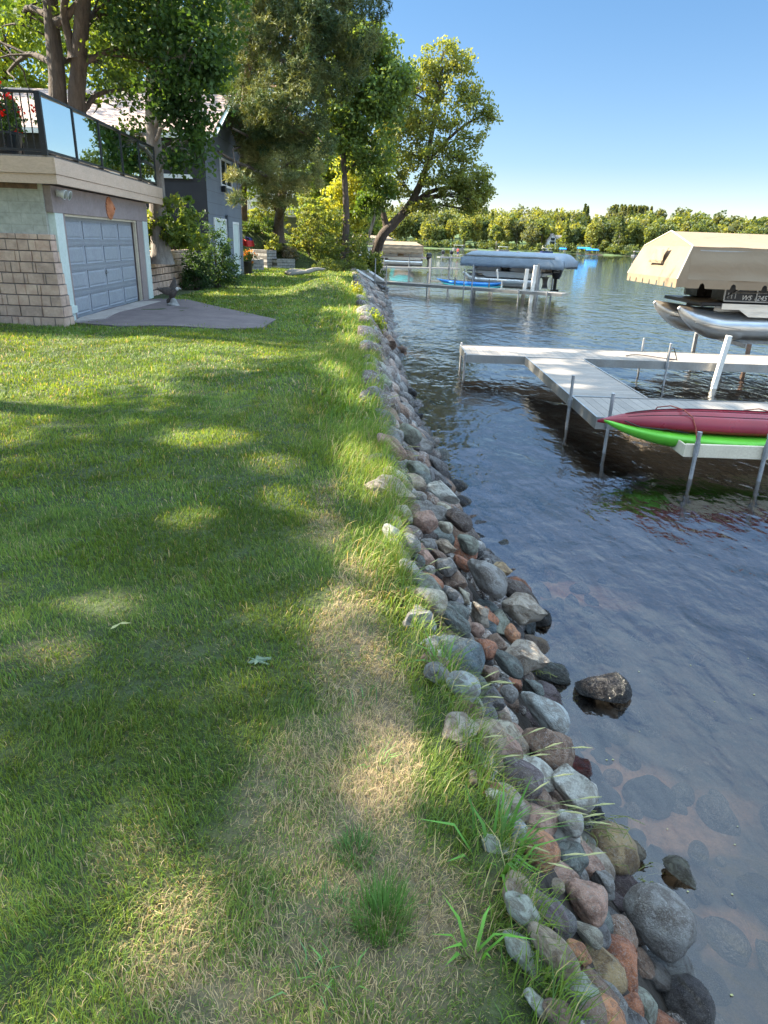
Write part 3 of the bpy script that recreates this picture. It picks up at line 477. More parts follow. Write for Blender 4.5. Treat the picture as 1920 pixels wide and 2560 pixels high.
# px,py,w,h,angle(deg clockwise from horizontal),colour,speckle,smooth?,raise,label
HR=[(1303,2276,110,62,62,'mint',.5,0,0,'pale mint lichened rock at the grass edge above the long pale side rock'),
(1361,2268,155,62,72,'purple',.1,1,0,'dark purple brown slab standing between the mint rock and the striped reddish egg rock'),
(1440,2268,118,112,35,'pink',.15,0,.06,'reddish brown egg shaped rock with a pale stripe in the lower pile'),
(1386,2221,44,30,20,'tan',.2,1,.02,'small tan wedge above the striped reddish egg rock'),
(1491,2221,78,60,20,'grey',.5,1,.04,'grey angular block above the big grey boulder'),
(1440,2207,60,40,0,'dbrown',.2,1,-.02,'dark brown rock tucked left of the grey angular block'),
(1575,2250,225,85,52,'purple',.6,1,.0,'long purple grey rough rock behind the big grey boulder'),
(1585,2337,182,140,55,'grey',.55,0,.14,'largest grey pear shaped boulder lying on the lower pile'),
(1661,2341,74,46,75,'pink',.5,0,.0,'small pink rock between the largest grey boulder and the water'),
(1656,2431,165,105,-18,'blue',.7,1,.03,'pale cyan lichened angular rock at the water by the largest grey boulder'),
(1458,2344,104,50,8,'olive',.3,0,.03,'pale olive flat rock under the striped reddish egg rock'),
(1361,2391,165,68,74,'tan',.1,0,.05,'tall tan bell shaped rock with a sunlit patch on its shoulder'),
(1430,2393,76,42,82,'orange',.1,0,.04,'small smooth orange stone beside the tall tan rock'),
(1504,2420,150,90,52,'ochre',.3,1,.0,'tan and yellow wedge shaped rock below the pale olive flat rock'),
(1480,2482,170,80,20,'brown',.1,1,.0,'broad flat brown rock near the bottom of the pile'),
(1419,2485,92,66,25,'green',.2,1,.06,'small grey green wedge resting on the broad flat brown rock'),
(1400,2542,115,60,5,'brown',.2,0,.0,'brown rock cut by the bottom of the picture'),
(1502,2545,105,65,25,'orange',.25,0,.04,'salmon orange rock at the bottom of the picture'),
(1585,2535,95,75,55,'rust',.15,1,.0,'rust coloured rock at the bottom between the salmon one and the big dark grey one'),
(1688,2525,130,120,70,'dgrey',.5,0,.06,'big dark grey rough rock in the bottom corner of the pile'),
(1314,2390,155,64,70,'mint',.6,0,0,'long pale side rock buried under the grass roots beside the tall tan rock'),
(1340,2510,80,44,60,'mint',.4,1,-.02,'pale rock at the foot of the bare soil notch'),
(1326,1817,158,78,32,'blue',.15,0,.1,'long smooth blue white oval rock with a small dark hole'),
(1198,1856,100,88,10,'tan',.5,0,.04,'round tan mottled rock at the grass edge'),(1250,1841,86,60,60,'cream',.2,0,.02,'pinkish cream rock tucked behind the round tan mottled rock'),
(1336,1898,138,115,65,'brown',.2,1,.08,'big smooth brown grey rock below the long blue white oval'),
(1414,1989,170,84,74,'purple',.3,0,.0,'large purple grey slab behind the white speckled rock'),
(1284,1972,100,90,40,'dbrown',.2,0,.02,'dark brown rock left of the white speckled rock'),(1262,1915,66,60,20,'dbrown',.1,1,0,'dark shaded rock under the round tan mottled rock'),
(1388,2013,118,100,10,'white',.95,1,.12,'white speckled block shaped rock standing above the smaller white speckled one'),
(1384,2087,78,68,20,'white',.95,0,.1,'smaller white speckled round rock under the white block shaped one'),
(1326,2138,110,82,66,'orange',.6,0,.05,'brown rock with orange sunlit markings beside the dark slate round stone'),
(1417,2158,86,80,30,'slate',.2,0,.03,'dark slate round stone below the smaller white speckled rock'),
(1508,2145,138,120,25,'ochre',.2,0,.05,'big round tan brown rock at the water edge'),
(1522,2047,104,82,42,'dbrown',.2,0,-.02,'dark wet rounded rock standing in the water beside the purple slab'),
(1282,2070,92,52,72,'blue',.7,0,.0,'blue white lichened rock showing through the long grass'),
(1218,1932,60,44,60,'mint',.3,1,0,'small pale green rock in the grass below the round tan rock'),(1188,1949,48,36,40,'tan',.3,0,-.02,'small tan rock sunk in the grass edge'),
(1242,2001,74,58,55,'mint',.4,0,0,'mint rock half hidden by the long grass'),(1247,2134,115,58,75,'mint',.4,0,0,'tall pale mint rock behind the long grass blades'),
(1448,1918,66,50,35,'wred',.2,1,-.10,'dark red wet rock washed by the ripples'),
(1573,2124,84,48,70,'olive',.2,0,-.10,'yellow green weedy rock at the edge of the big round tan rock'),
(1702,2178,96,50,80,'green',.4,1,-.2,'pointed green rock rising alone out of the water'),(1868,2275,90,60,35,'dbrown',.3,0,-.35,'brown hump just under the water near the picture edge'),
(1613,2034,130,100,35,'dgrey',.2,0,-.36,'large dark rock under the water beside the wet rounded rock'),
(1052,1484,100,66,15,'green',.6,0,.03,'large sea green rounded rock above the sunlit cream boulder'),(1055,1524,100,72,-5,'cream',.7,0,.06,'sunlit cream white rounded boulder at the grass edge'),
(1127,1545,68,56,25,'slate',.4,0,.03,'oval dark green rock with a pale rim beside the cream boulder'),(1113,1573,116,48,20,'slate',.2,1,.06,'flat slate green slab with a sharp ridge'),
(1128,1655,140,118,48,'bblue',.1,1,.04,'biggest blue grey boulder with pale veins at the grass edge'),
(1196,1640,62,54,80,'rust',.3,0,.05,'round reddish brown rock right of the biggest blue grey boulder'),(1179,1585,42,34,20,'pink',.4,0,.03,'small pink rock under the ridge of the slate slab'),
(1184,1551,74,54,42,'beige',.4,1,.04,'beige wedge rock between the dark green oval and the black blue one'),(1218,1570,52,50,60,'bblue',.1,1,-.02,'black blue rock behind the tall peaked beige rock'),
(1231,1623,60,52,15,'brown',.2,1,.02,'brown angular rock left of the bright orange stone'),(1268,1561,104,76,68,'beige',.5,1,.1,'tall peaked grey beige rock near the water'),
(1265,1601,50,38,70,'orange',.3,1,.04,'bright orange sunlit stone under the tall peaked rock'),(1334,1617,92,62,28,'tan',.4,1,.0,'tan block with a brown top corner overhanging the water'),
(1322,1567,64,52,40,'bblue',.1,1,-.06,'blue black wet rock beside the tall peaked rock'),(1347,1545,68,44,25,'black',.1,1,-.10,'flat dark wet rock lapped by the ripples'),
(1277,1502,122,52,36,'dbrown',.5,0,.05,'long dark brown rock with an orange end pointing to the water'),(1293,1479,80,62,30,'rust',.6,0,.0,'red brown sunlit topped rock behind the long dark brown one'),
(1237,1686,112,50,50,'slate',.2,0,.08,'long smooth green slate rock on edge'),(1287,1668,106,84,60,'beige',.9,1,.06,'large beige speckled boulder with a grey crack'),
(1369,1679,120,56,38,'slate',.2,1,-.12,'long wet slate wedge sliding into the lake'),(1360,1751,92,82,20,'purple',.6,0,.0,'pitted purple brown rock by the lake'),
(1212,1695,54,50,30,'brown',.3,0,.03,'round brown rock under the long green slate rock'),(1134,1736,92,68,10,'blue',.5,0,.06,'pale blue grey round rock at the grass edge'),
(1309,1748,82,54,-8,'slate',.3,1,.06,'blue grey triangular rock on the pitted purple one'),(1165,1789,74,62,25,'brown',.3,1,.02,'brown grey rock above the round tan mottled rock'),
(1215,1764,76,60,60,'dgrey',.2,1,.03,'dark grey rock with one pale face'),(1253,1751,46,44,20,'grey',.6,0,.05,'small round speckled grey rock above the long blue white oval'),
(1193,1713,70,44,25,'slate',.3,0,.0,'slate coloured rock over the dark grey one with a pale face'),
(1507,1722,142,88,12,'black',.3,1,-.12,'lone dark jagged rock standing in the lake away from the pile'),
(1180,1482,128,76,66,'grey',.4,0,.1,'tall two toned grey boulder, dark above and brown below'),(1115,1500,34,28,20,'grey',.3,0,.04,'small grey pebble like rock beside the sea green rock'),
(1151,1498,52,34,60,'cream',.3,1,.02,'little cream rock wedged left of the two toned boulder'),(1202,1456,84,50,62,'cream',.6,0,.03,'cream and black mottled rock behind the two toned boulder'),
(1081,1266,98,40,-4,'white',.8,1,.08,'long white speckled flat rock lying across the bank'),(1096,1288,48,28,5,'cream',.2,0,.04,'sunlit cream pink rock under the long white speckled rock'),
(1039,1327,70,60,40,'pink',.3,0,.06,'big round sunlit brown pink rock'),(1117,1332,80,52,85,'dbrown',.1,1,.08,'dark brown column shaped rock standing upright'),(1085,1348,46,32,-15,'cream',.2,0,.08,'small cream rock in front of the dark column'),
(1156,1345,76,46,65,'dbrown',.3,1,.02,'brown wet rock right of the dark column'),(1201,1358,56,48,30,'black',.1,1,-.04,'glossy black wet rock at the water'),(1183,1382,56,34,20,'black',.1,1,-.08,'low black rock below the glossy wet one'),
(1143,1387,66,48,62,'green',.5,0,.07,'oval grey green rock with a worn top'),(1097,1382,56,32,42,'tan',.2,1,.04,'sunlit tan wedge left of the oval grey green rock'),(1060,1375,48,36,20,'grey',.3,0,.03,'grey brown oval rock near the tan wedge'),
(1016,1369,62,50,20,'grey',.5,0,.02,'round grey rock in the grass with a bluish rim'),(1085,1401,66,26,14,'brown',.2,0,.03,'long brown rock lying flat in shade'),(1141,1423,58,28,36,'rust',.3,0,.04,'narrow orange brown rock above the two toned boulder'),
(1096,1436,60,46,15,'grey',.5,0,.05,'grey brown oval rock above the knobbly brown one'),(1014,1431,64,42,5,'white',.8,0,.02,'pale speckled rock at the grass edge above the sea green rock'),(1126,1468,62,56,30,'brown',.5,1,.03,'knobbly brown rock left of the two toned boulder'),
(1234,1444,52,48,20,'ochre',.3,1,.04,'ochre sunlit block at the water'),(1219,1388,42,20,-15,'dgrey',.2,1,-.1,'small wet sliver of rock out in the water'),(1138,1293,50,36,20,'brown',.5,1,.0,'brown rough rock right of the sunlit cream pink rock'),
(1014,1332,38,36,60,'pink',.3,0,.0,'small pink brown rock under the big round brown pink one'),(976,1331,52,36,60,'mint',.7,0,.0,'lichened pale rock at the lawn edge beside the pink brown rocks'),(999,1288,48,36,20,'cream',.5,0,.02,'cream sunlit rock left of the long white speckled one'),
(1002,1230,40,36,30,'beige',.3,0,.03,'round beige rock above the cream sunlit one'),(1042,1213,56,40,35,'slate',.6,0,.04,'blue green rock above the long white speckled one'),(1087,1228,48,36,20,'brown',.4,1,-.02,'brown block at the water above the long white rock'),
(993,1264,48,24,10,'pink',.3,1,.0,'flat pinkish rock in the upper pile'),(1005,1393,48,34,30,'grey',.4,0,.0,'grey rock half buried by grass above the pale speckled one'),(1042,1399,54,30,20,'slate',.3,0,.0,'bluish rock between the grass and the long brown one'),
(1002,1110,66,46,36,'green',.2,0,.06,'smooth pale green oval rock high in the pile'),(960,1137,98,44,60,'pink',.7,0,.05,'long speckled pinkish boulder at the lawn edge'),(987,1040,60,38,10,'brown',.3,0,.03,'brown dome rock above the pale green oval'),
(956,1052,70,36,18,'green',.3,0,.02,'grey green flat rock left of the brown dome'),(1037,1044,42,26,10,'black',.1,1,-.1,'black pointed rock in the water'),(1106,1195,56,46,75,'black',.2,1,-.02,'big dark streaked wet rock'),(1078,1199,34,30,20,'purple',.3,0,.0,'mauve rock beside the dark streaked wet rock'),
(1030,1194,74,46,42,'green',.7,0,.04,'blue green and pink speckled rock'),(1012,1153,46,34,20,'brown',.3,1,.02,'brown rock under the pale green oval'),(946,1077,36,32,20,'purple',.1,0,.03,'dark purple round rock over the long pinkish boulder'),(979,1080,34,22,20,'pink',.2,0,.0,'small mauve pink rock over the pale green oval'),
(959,872,44,40,40,'brown',.2,1,.03,'large dark brown rock far along the bank'),(1003,874,28,18,5,'brown',.2,0,-.12,'small brown rock alone in the water far along the bank'),(944,898,40,32,20,'pink',.3,0,0,'pinkish rock below the large dark brown one'),
(944,926,32,24,10,'white',.8,0,.02,'white speckled rock far along the bank'),(969,938,40,28,20,'grey',.3,0,.0,'pale grey rock right of the white speckled far one'),(1027,981,32,20,5,'black',.2,1,-.1,'low black rock in the water, upper of two'),(1024,994,40,16,5,'black',.1,1,-.12,'flat black rock in the water, lower of two'),
(959,1004,40,26,42,'purple',.3,0,.02,'mauve grey rock slanting to the water'),(992,1002,44,22,30,'dgrey',.2,1,-.03,'dark slanting rock beside the mauve grey one'),(981,976,36,28,15,'grey',.3,0,.0,'grey rock above the mauve grey slanting one'),(954,969,44,38,40,'green',.3,1,.02,'grey green rock over the mauve slanting one'),
(1037,1096,52,38,35,'dgrey',.2,0,-.04,'dark wet rock right of the pale green oval'),(936,862,34,30,20,'grey',.3,0,.0,'grey rock left of the large dark brown far one'),(921,1055,32,22,30,'grey',.3,0,.0,'small grey rock by the dry straw stems')]
BIG=[]
def put_rock(c,e1,e2,n,a,b,d,me,colr,sp,label,group=None):
    o=bpy.data.objects.new('rock',me); C.objects.link(o)
    o.matrix_world=Matrix.Translation(c)@Matrix((e1,e2,n)).transposed().to_4x4()@Matrix.Diagonal((a,b,d,1))
    o.color=(*colr,sp); tag(o,label,'rock',group); BIG.append((c.x,c.y,c.z,max(a,b))); return o
def slope_n(p):
    e=.15; n=Vector((hgt(p.x-e,p.y)-hgt(p.x+e,p.y),hgt(p.x,p.y-e)-hgt(p.x,p.y+e),2*e)); return n.normalized()
for i,(px,py,wp,hp,an,cn,sp,angl,rz,lb) in enumerate(HR):
    q=hit(px,py,.02 if rz>-.2 else 0); 
    if rz<-.05: q=at(px,py,max(-1.0+.03,hgt(q.x,q.y)) if rz>-.3 else -1.25)
    dep=(q-Vector((0,0,HC))).dot(fwd); s=Xw(q.y)-Xe(q.y); n=Vector((.62,0,.78)) if rz>-.08 else Vector((.15,0,1)).normalized()
    th=R_(an); im=RX*math.cos(th)-UY*math.sin(th); e1=(im-n*im.dot(n)).normalized(); e2=n.cross(e1)
    a=wp/2*dep/FPX*.98; b=hp/2*dep/FPX*.98; vd=(q-Vector((0,0,HC))).normalized(); fs=max(.5,abs(vd.dot(n))); b=min(b/fs**.5,b*1.15); d=min(a,b)*.85
    me=RM[(4+(i*5)%8) if angl else (i*7)%4]
    nz=abs(rz)
    c=q+n*(rz*dep/3.2 if rz>0 else 0)+n*(d*.10)
    if rz<=-.3: c.z=-1.06-d*.75
    k=CL[cn]; v=.92+.16*rng.random(); put_rock(c,e1,e2,n,a,b,d,me,tuple(x*v for x in k),sp,lb)
NH=len(BIG)
# the rest of the bank
cand=[]; cells={}
def near(p,r):
    gx,gy=int(p.x//.6),int(p.y//.6)
    for i in (-1,0,1):
        for j in (-1,0,1):
            for (x,y,z,rr) in cells.get((gx+i,gy+j),()):
                if (x-p.x)**2+(y-p.y)**2+(z-p.z)**2<((r+rr)*.78)**2: return True
    return False
def addc(x,y,z,r): cells.setdefault((int(x//.6),int(y//.6)),[]).append((x,y,z,r))
for b in BIG: addc(*b)
for k in range(26000):
    y=.6+62*rng.random()**1.25; s=rng.uniform(.02,1.18) if k%3 else rng.uniform(.75,1.2)
    r=(rng.uniform(.10,.20) if y<13 else (rng.uniform(.13,.24) if y<24 else rng.uniform(.14,.27)))*(1.0 if y>6 else (.75 if y>4 else .56))*(1-.35*(k/26000)); x=Xe(y)+(Xw(y)-Xe(y))*s; z=hgt(x,y)+r*(.35 if y>7 else .05)
    p=Vector((x,y,z))
    if near(p,r): continue
    addc(x,y,z,r); cand.append((p,r,s))
def seen(p):
    d=p-Vector((0,0,HC)); f=d.dot(fwd); return f>.1 and abs(d.dot(RX)/f)*FPX<980 and abs(d.dot(UY)/f)*FPX<1310
cand.sort(key=lambda c:-(c[1]/c[0].y)+(0 if seen(c[0]) else 9) + (9 if c[2]>5 else 0))
for k in range(300):
    y=rng.uniform(1.2,9) if k%3 else rng.uniform(9,30); x=Xw(y)+abs(rng.normal(0,.45))+.05; r=rng.uniform(.03,.11); p=Vector((x,y,hgt(x,y)+r*.1))
    if p.z+r*.6>-1.03: p.z=-1.05-r*.6
    if not near(p,r*.8): addc(x,y,p.z,r); cand.append((p,r,9.))
names={'grey':'grey','dgrey':'dark grey','brown':'brown','dbrown':'dark brown','pink':'pinkish','tan':'tan','beige':'beige','green':'grey green','slate':'slate coloured','purple':'mauve grey','white':'whitish','rust':'rusty red'}
keys=['grey','grey','brown','brown','dbrown','dgrey','dgrey','pink','tan','beige','green','slate','purple','white','rust','brown']
def near_label(p,r,nm,s):
    if p.y>24: return f"{'large' if r>.17 else 'small'} {nm} rock {'at the waterline' if s>.85 else ('at the top' if s<.3 else 'midway down')} of the far bank near the ramp"
    d=p-Vector((0,0,HC)); u=d.dot(RX)/d.dot(fwd); v=d.dot(UY)/d.dot(fwd); best=None
    for i in range(NH):
        q=Vector(BIG[i][:3]); e=(q-p).length
        if best is None or e<best[0]:
            g=q-Vector((0,0,HC)); best=(e,i,g.dot(RX)/g.dot(fwd),g.dot(UY)/g.dot(fwd))
    du,dv=u-best[2],v-best[3]; side=('right of' if du>0 else 'left of') if abs(du)>abs(dv) else ('above' if dv>0 else 'below')
    sh=HR[best[1]][9]
    for w_ in (' with ',' at ',' under',' below',' above',' beside',' between',' standing',' lying',' in ',' on ',' near',' tucked',' behind',' left ',' right ',' by ',' out ',' across',' of ',' over',' sunk',' half',' cut',' buried',' showing',' through',' rising',' from',' wedged',' slanting',' washed',' lapped',' resting',' around',' high',' far',' alone',' pointing',' to ',' overhanging',' sliding',' and '):
        k=sh.find(w_)
        if k>7: sh=sh[:k]
    sh=sh.rstrip(','); far='close' if best[0]<.45 else 'some way'
    return f"{nm} {'larger' if r>.12 else 'smaller'} rock {far} {side} the {sh}"
NI=min(300-NH,len(cand)); SV=[];SF=[];off=0
bl=bpy.data.meshes.new('tmp'); bm=bmesh.new(); bmesh.ops.create_icosphere(bm,subdivisions=3,radius=1); LOW=np.array([v.co[:] for v in bm.verts]); LF=np.array([[v.index for v in f.verts] for f in bm.faces]); bm.free(); bpy.data.meshes.remove(bl)
for i,(p,r,s) in enumerate(cand):
    n=Vector((.55+rng.normal(0,.15),rng.normal(0,.15),.8)).normalized(); v=Vector(rng.normal(size=3)); e1=(v-n*v.dot(n)).normalized(); e2=n.cross(e1)
    a=r*rng.uniform(1.05,1.45); b=r*rng.uniform(.8,1.05); d=r*rng.uniform(.6,.9)
    if i<NI:
        cn=keys[rng.integers(len(keys))]
        if s>.85: cn=['dbrown','dgrey','black','slate','brown'][rng.integers(5)]
        nm=names.get(cn,'black'); lb=near_label(p,r,nm,s); me=RM[rng.integers(12)]; vv=.8+.4*rng.random()
        put_rock(p,e1,e2,n,a,b,d,me,tuple(x*vv for x in CL[cn]),float(rng.uniform(.1,.8)),lb,'rocks between the named rocks of the bank')
    else:
        kk=rng.normal(size=(3,3))*1.6; Q=LOW*(1+.07*np.sin(LOW@kk[0])+.06*np.sin(LOW@kk[1]*1.5))[:,None]; nn=kk[2]/np.linalg.norm(kk[2]); o=Q@nn-.68; Q=Q-np.where(o>0,o*.85,0)[:,None]*nn
        SV.append(Q*[a,b,d]@np.array([e1,e2,n])+np.array(p)); SF.append(LF+off); off+=len(LOW)
if SV: tag(npmesh('riprap',np.concatenate(SV),np.concatenate(SF),M['stone_many'],smooth=True),'mass of small field stones covering the far bank down to the lake','riprap',kind='stuff')
# pebbles and gravel on the shallow bed
# ------------------------------------------------------------------ trees
def leafcloud(Cn,n_per,rc,L,W,rg,base,droop=.3,vy=0.):
    """leaf faces in clumps around the clump centres Cn"""
    N=len(Cn); c=np.repeat(Cn,n_per,0); n=len(c); d=rg.normal(size=(n,3)); d/=np.linalg.norm(d,axis=1)[:,None]; r=rc*rg.random(n)**.5
    P=c+d*r[:,None]*[1,1,.75]
    return P,np.repeat(np.arange(N),n_per)
def leaf_faces(P,L,W,rg,colr,droop=.35):
    n=len(P); a=rg.normal(size=(n,3)); a[:,2]-=droop; a/=np.linalg.norm(a,axis=1)[:,None]; b=rg.normal(size=(n,3)); b-=a*(a*b).sum(1)[:,None]; b/=np.linalg.norm(b,axis=1)[:,None]
    l=(L*(.65+.7*rg.random(n)))[:,None]; w=(W*(.65+.7*rg.random(n)))[:,None]
    V=np.stack([P-a*l*.5,P+b*w*.5,P+a*l*.5,P-b*w*.5],1).reshape(-1,3); F=np.arange(n*4).reshape(-1,4); return V,F,np.repeat(colr,4,0)
def needle_faces(P,L,W,rg,colr,nn=9):
    n=len(P)*nn; Pc=np.repeat(P,nn,0); a=rg.normal(size=(n,3)); a[:,2]+=.25; a/=np.linalg.norm(a,axis=1)[:,None]; b=np.cross(a,rg.normal(size=(n,3))); b/=np.linalg.norm(b,axis=1)[:,None]
    l=(L*(.7+.5*rg.random(n)))[:,None]
    V=np.stack([Pc-b*W*.5,Pc+b*W*.5,Pc+a*l+b*W*.15,Pc+a*l-b*W*.15],1).reshape(-1,3); return V,np.arange(n*4).reshape(-1,4),np.repeat(np.repeat(colr,nn,0),4,0)
def limb(mb,a,b,r0,r1,rg,sag=.12,n=5):
    a=Vector(a);b=Vector(b);L=(b-a).length; pts=[]
    for i in range(n+1):
        t=i/n; p=a.lerp(b,t)+Vector((rg.normal(0,.03)*L,rg.normal(0,.03)*L,math.sin(t*math.pi)*L*sag)); pts.append(p if 0<i<n else (a if i==0 else b))
    mb.tube(pts,[r0+(r1-r0)*(i/n) for i in range(n+1)],7,False); return pts
def tree(name,label,cat,trunks,blobs,seed,leafL=.14,leafW=.10,per=26,rc=.5,bark='bark',col=(.055,.10,.022),col2=(.09,.14,.025),kind='leaf',carve=True,group=None,twig=3,dens=1.,limbs=True):
    rg=np.random.default_rng(seed); base=Vector(trunks[0][0][0]); root=empty(name,base,label,cat,group); mb=MB()
    tp=[]
    for pts,r0,r1 in trunks:
        pts=[Vector(p) for p in pts]; n=len(pts); fine=[]; 
        for i in range(n-1):
            for k in range(4):
                t=k/4; p0=pts[max(i-1,0)];p1=pts[i];p2=pts[i+1];p3=pts[min(i+2,n-1)]
                fine.append(.5*((2*p1)+(p2-p0)*t+(2*p0-5*p1+4*p2-p3)*t*t+(3*p1-p0-3*p2+p3)*t**3))
        fine.append(pts[-1]); m_=len(fine); rr=[(r0+(r1-r0)*(i/(m_-1))**.8)*(1+.45*math.exp(-i*1.1)) for i in range(m_)]; mb.tube(fine,rr,12,False); tp+=[(p,r) for p,r in zip(fine,rr)]
    allP=[];cid=[];cc=0
    for (c,rad,ncl) in blobs:
        c=np.array(c,float); rad=np.array(rad,float); ncl=int(ncl*dens)
        d=rg.normal(size=(ncl,3)); d/=np.linalg.norm(d,axis=1)[:,None]; cn=c+d*rad*(rg.random(ncl)**.40)[:,None]
        if limbs:
            low=[q for q in tp if q[0].z<c[2]-.1*rad[2]] or tp[:1]
            q=min(low,key=lambda q:(q[0]-Vector(c)).length+max(0,q[0].z-c[2]+.5)*3); r0=min(q[1]*.55,.05+.035*float(rad.max())); ps=limb(mb,q[0],c,r0,r0*.45,rg)
            for k in range(min(ncl,int(twig*rad.max())+3)):
                e=cn[rg.integers(ncl)]; s=ps[rg.integers(2,len(ps))]; pp=limb(mb,s,e,r0*.35,.012,rg,.05,3)
        P,ci=leafcloud(cn,per,rc,0,0,rg,0); allP.append(P); cid.append(ci+cc); cc+=ncl
    P=np.concatenate(allP); ci=np.concatenate(cid)
    if carve: k=~in_gap(P,1.4); P=P[k]; ci=ci[k]
    cm=rg.random(cc)[:,None]; cl=np.array(col)*(1-cm)+np.array(col2)*cm; colr=cl[ci]*(.95+.7*rg.random(len(P)))[:,None]
    if kind=='leaf': V,F,c4=leaf_faces(P,leafL,leafW,rg,colr)
    else: V,F,c4=needle_faces(P,leafL,leafW,rg,colr)
    mb.build('trunk',M[bark],root,smooth='all',world=True)
    npmesh('crown',V,F,M['leaf' if kind=='leaf' else 'needle'],root,c4,origin=base); return root
def B(px,py,Y,rx,ry,rz,n): return (tuple(atY(px,py,Y)),(rx,ry,rz),n)
def G(px,Y,py=640):
    p=atY(px,py,Y); return Vector((p.x,Y,hgt(p.x,Y)-.05))
# big twin trunk basswood behind the deck
b=G(160,21.5,300); b.z=1.6
tree('basswood_tree','twin trunked dark tree rising behind the glass railed deck','tree',
 [([b,atY(150,290,21.5),atY(142,180,21.6),atY(130,60,21.7),atY(118,-160,22),atY(118,-420,22.3)],.27,.16),([b+Vector((.35,0,0)),atY(194,290,21.5),atY(196,180,21.5),atY(204,60,21.3),atY(215,-120,21),atY(225,-420,21)],.26,.16),([atY(187,150,21.4),atY(175,100,21.4),atY(160,30,21.2),atY(170,-60,20.8)],.15,.08),([atY(146,60,21.4),atY(185,20,21.2),atY(240,-50,20.8)],.12,.06)],
 [B(50,60,24,2.0,1.5,1.2,34),B(20,180,24.5,1.5,1.3,1.1,22),B(270,40,22.5,1.5,1.4,1.2,34),B(340,120,21.5,1.2,1.1,.9,26),B(255,160,24,1.2,1.2,.8,12),B(310,225,22.5,1.1,1.0,.5,14),B(80,-120,22.5,3,2.4,1.6,50),B(300,-100,22,2.4,2,1.5,60),B(200,-300,22,4.,3,1.5,60),B(250,262,24,1.0,1,.3,10)],11,.14,.11,34,.5,col=(.04,.08,.02),col2=(.10,.15,.03))
# second basswood right of the deck, hanging over the dark wall
b=G(400,21.6,600); b.z=.9
tree('basswood_tree','dark drooping tree whose grey trunk stands between the deck corner and the shaded house wall','tree',
 [([b,atY(392,480,21.6),atY(385,360,21.7),atY(380,250,21.8),atY(386,120,21.8),atY(400,-60,21.8),atY(400,-300,21.8)],.27,.12)],
 [B(465,250,21,.95,.9,1.1,36),B(490,350,21,.55,.6,.8,22),B(460,130,21,1.2,1.0,1.0,44),B(390,60,21.5,1.4,1.1,.9,44),B(490,140,20.5,.8,.8,1.0,30),B(510,30,21,1.1,1.1,1.1,40),B(430,-80,21.5,2.4,2,1.3,60),B(435,300,20.8,.4,.5,.5,11),B(410,210,20.7,.6,.6,.6,14),B(430,-260,21.5,3.4,3,1.4,60),B(350,335,23.,.7,.7,.3,12),B(440,395,21,.35,.4,.3,7)],12,.13,.10,38,.42,bark='bark_pale',col=(.028,.065,.02),col2=(.055,.105,.024))
# big pine
b=G(612,48,600)
tree('pine_tree','tallest dark pine with reddish trunk standing right behind the corner of the blue grey house','tree',
 [([b,atY(611,560,47.8),atY(609,470,46.5),atY(605,330,44),atY(620,180,40),atY(650,0,36),atY(670,-260,34)],.25,.14),([atY(607,300,43),atY(720,150,36),atY(790,80,32)],.14,.06)],
 [B(700,60,31,2.4,2,1.5,95),B(790,150,30,2.0,1.7,1.4,90),B(740,250,30,1.7,1.6,1.1,70),B(660,150,33,1.5,1.4,1.3,55),B(840,60,29.5,1.9,1.5,1.2,70),B(630,40,34,1.8,1.6,1.3,55),B(770,340,30.5,1.2,1.2,.8,36),B(690,330,31,1.2,1.2,.7,30),B(640,280,31,1.3,1.2,.9,36),B(720,-120,31,3.4,2.6,2.2,150),B(850,-80,30,2.4,2,1.5,90),B(560,-120,32,2.6,2.2,1.6,80),B(700,-330,31.5,4,3,2.5,150)],13,.18,.032,17,.40,bark='bark_red',kind='needle',col=(.04,.075,.03),col2=(.14,.155,.05),carve=False)
# lower pine whose boughs cross the house front
b=G(697,46.6,600)
tree('pine_tree','lighter pine leaning over the retaining blocks with boughs reaching across the house front','tree',
 [([b,atY(697,560,46.4),atY(701,520,45),atY(706,480,40.),atY(712,400,39.6),atY(716,300,39.2),atY(720,200,39)],.36,.12),([atY(706,470,40),atY(650,430,34),atY(590,405,29),atY(545,378,26.8)],.12,.03),([atY(712,380,39.6),atY(640,350,33),atY(580,320,28)],.11,.03)],
 [B(640,390,32,.9,1,.6,30),B(655,340,33,1.1,1.1,.7,40),B(660,430,36,1.4,1.4,.8,50),B(720,450,38,1.7,1.5,.8,55),B(592,440,27,.25,.3,.12,4),B(590,492,26.8,.12,.12,.1,3),B(740,400,38,1.7,1.5,1,50),B(690,500,38,1.0,1,.45,20),B(660,300,33,1.1,.9,.5,26)],14,.17,.03,17,.34,bark='bark',kind='needle',col=(.10,.135,.05),col2=(.27,.26,.10),carve=False)
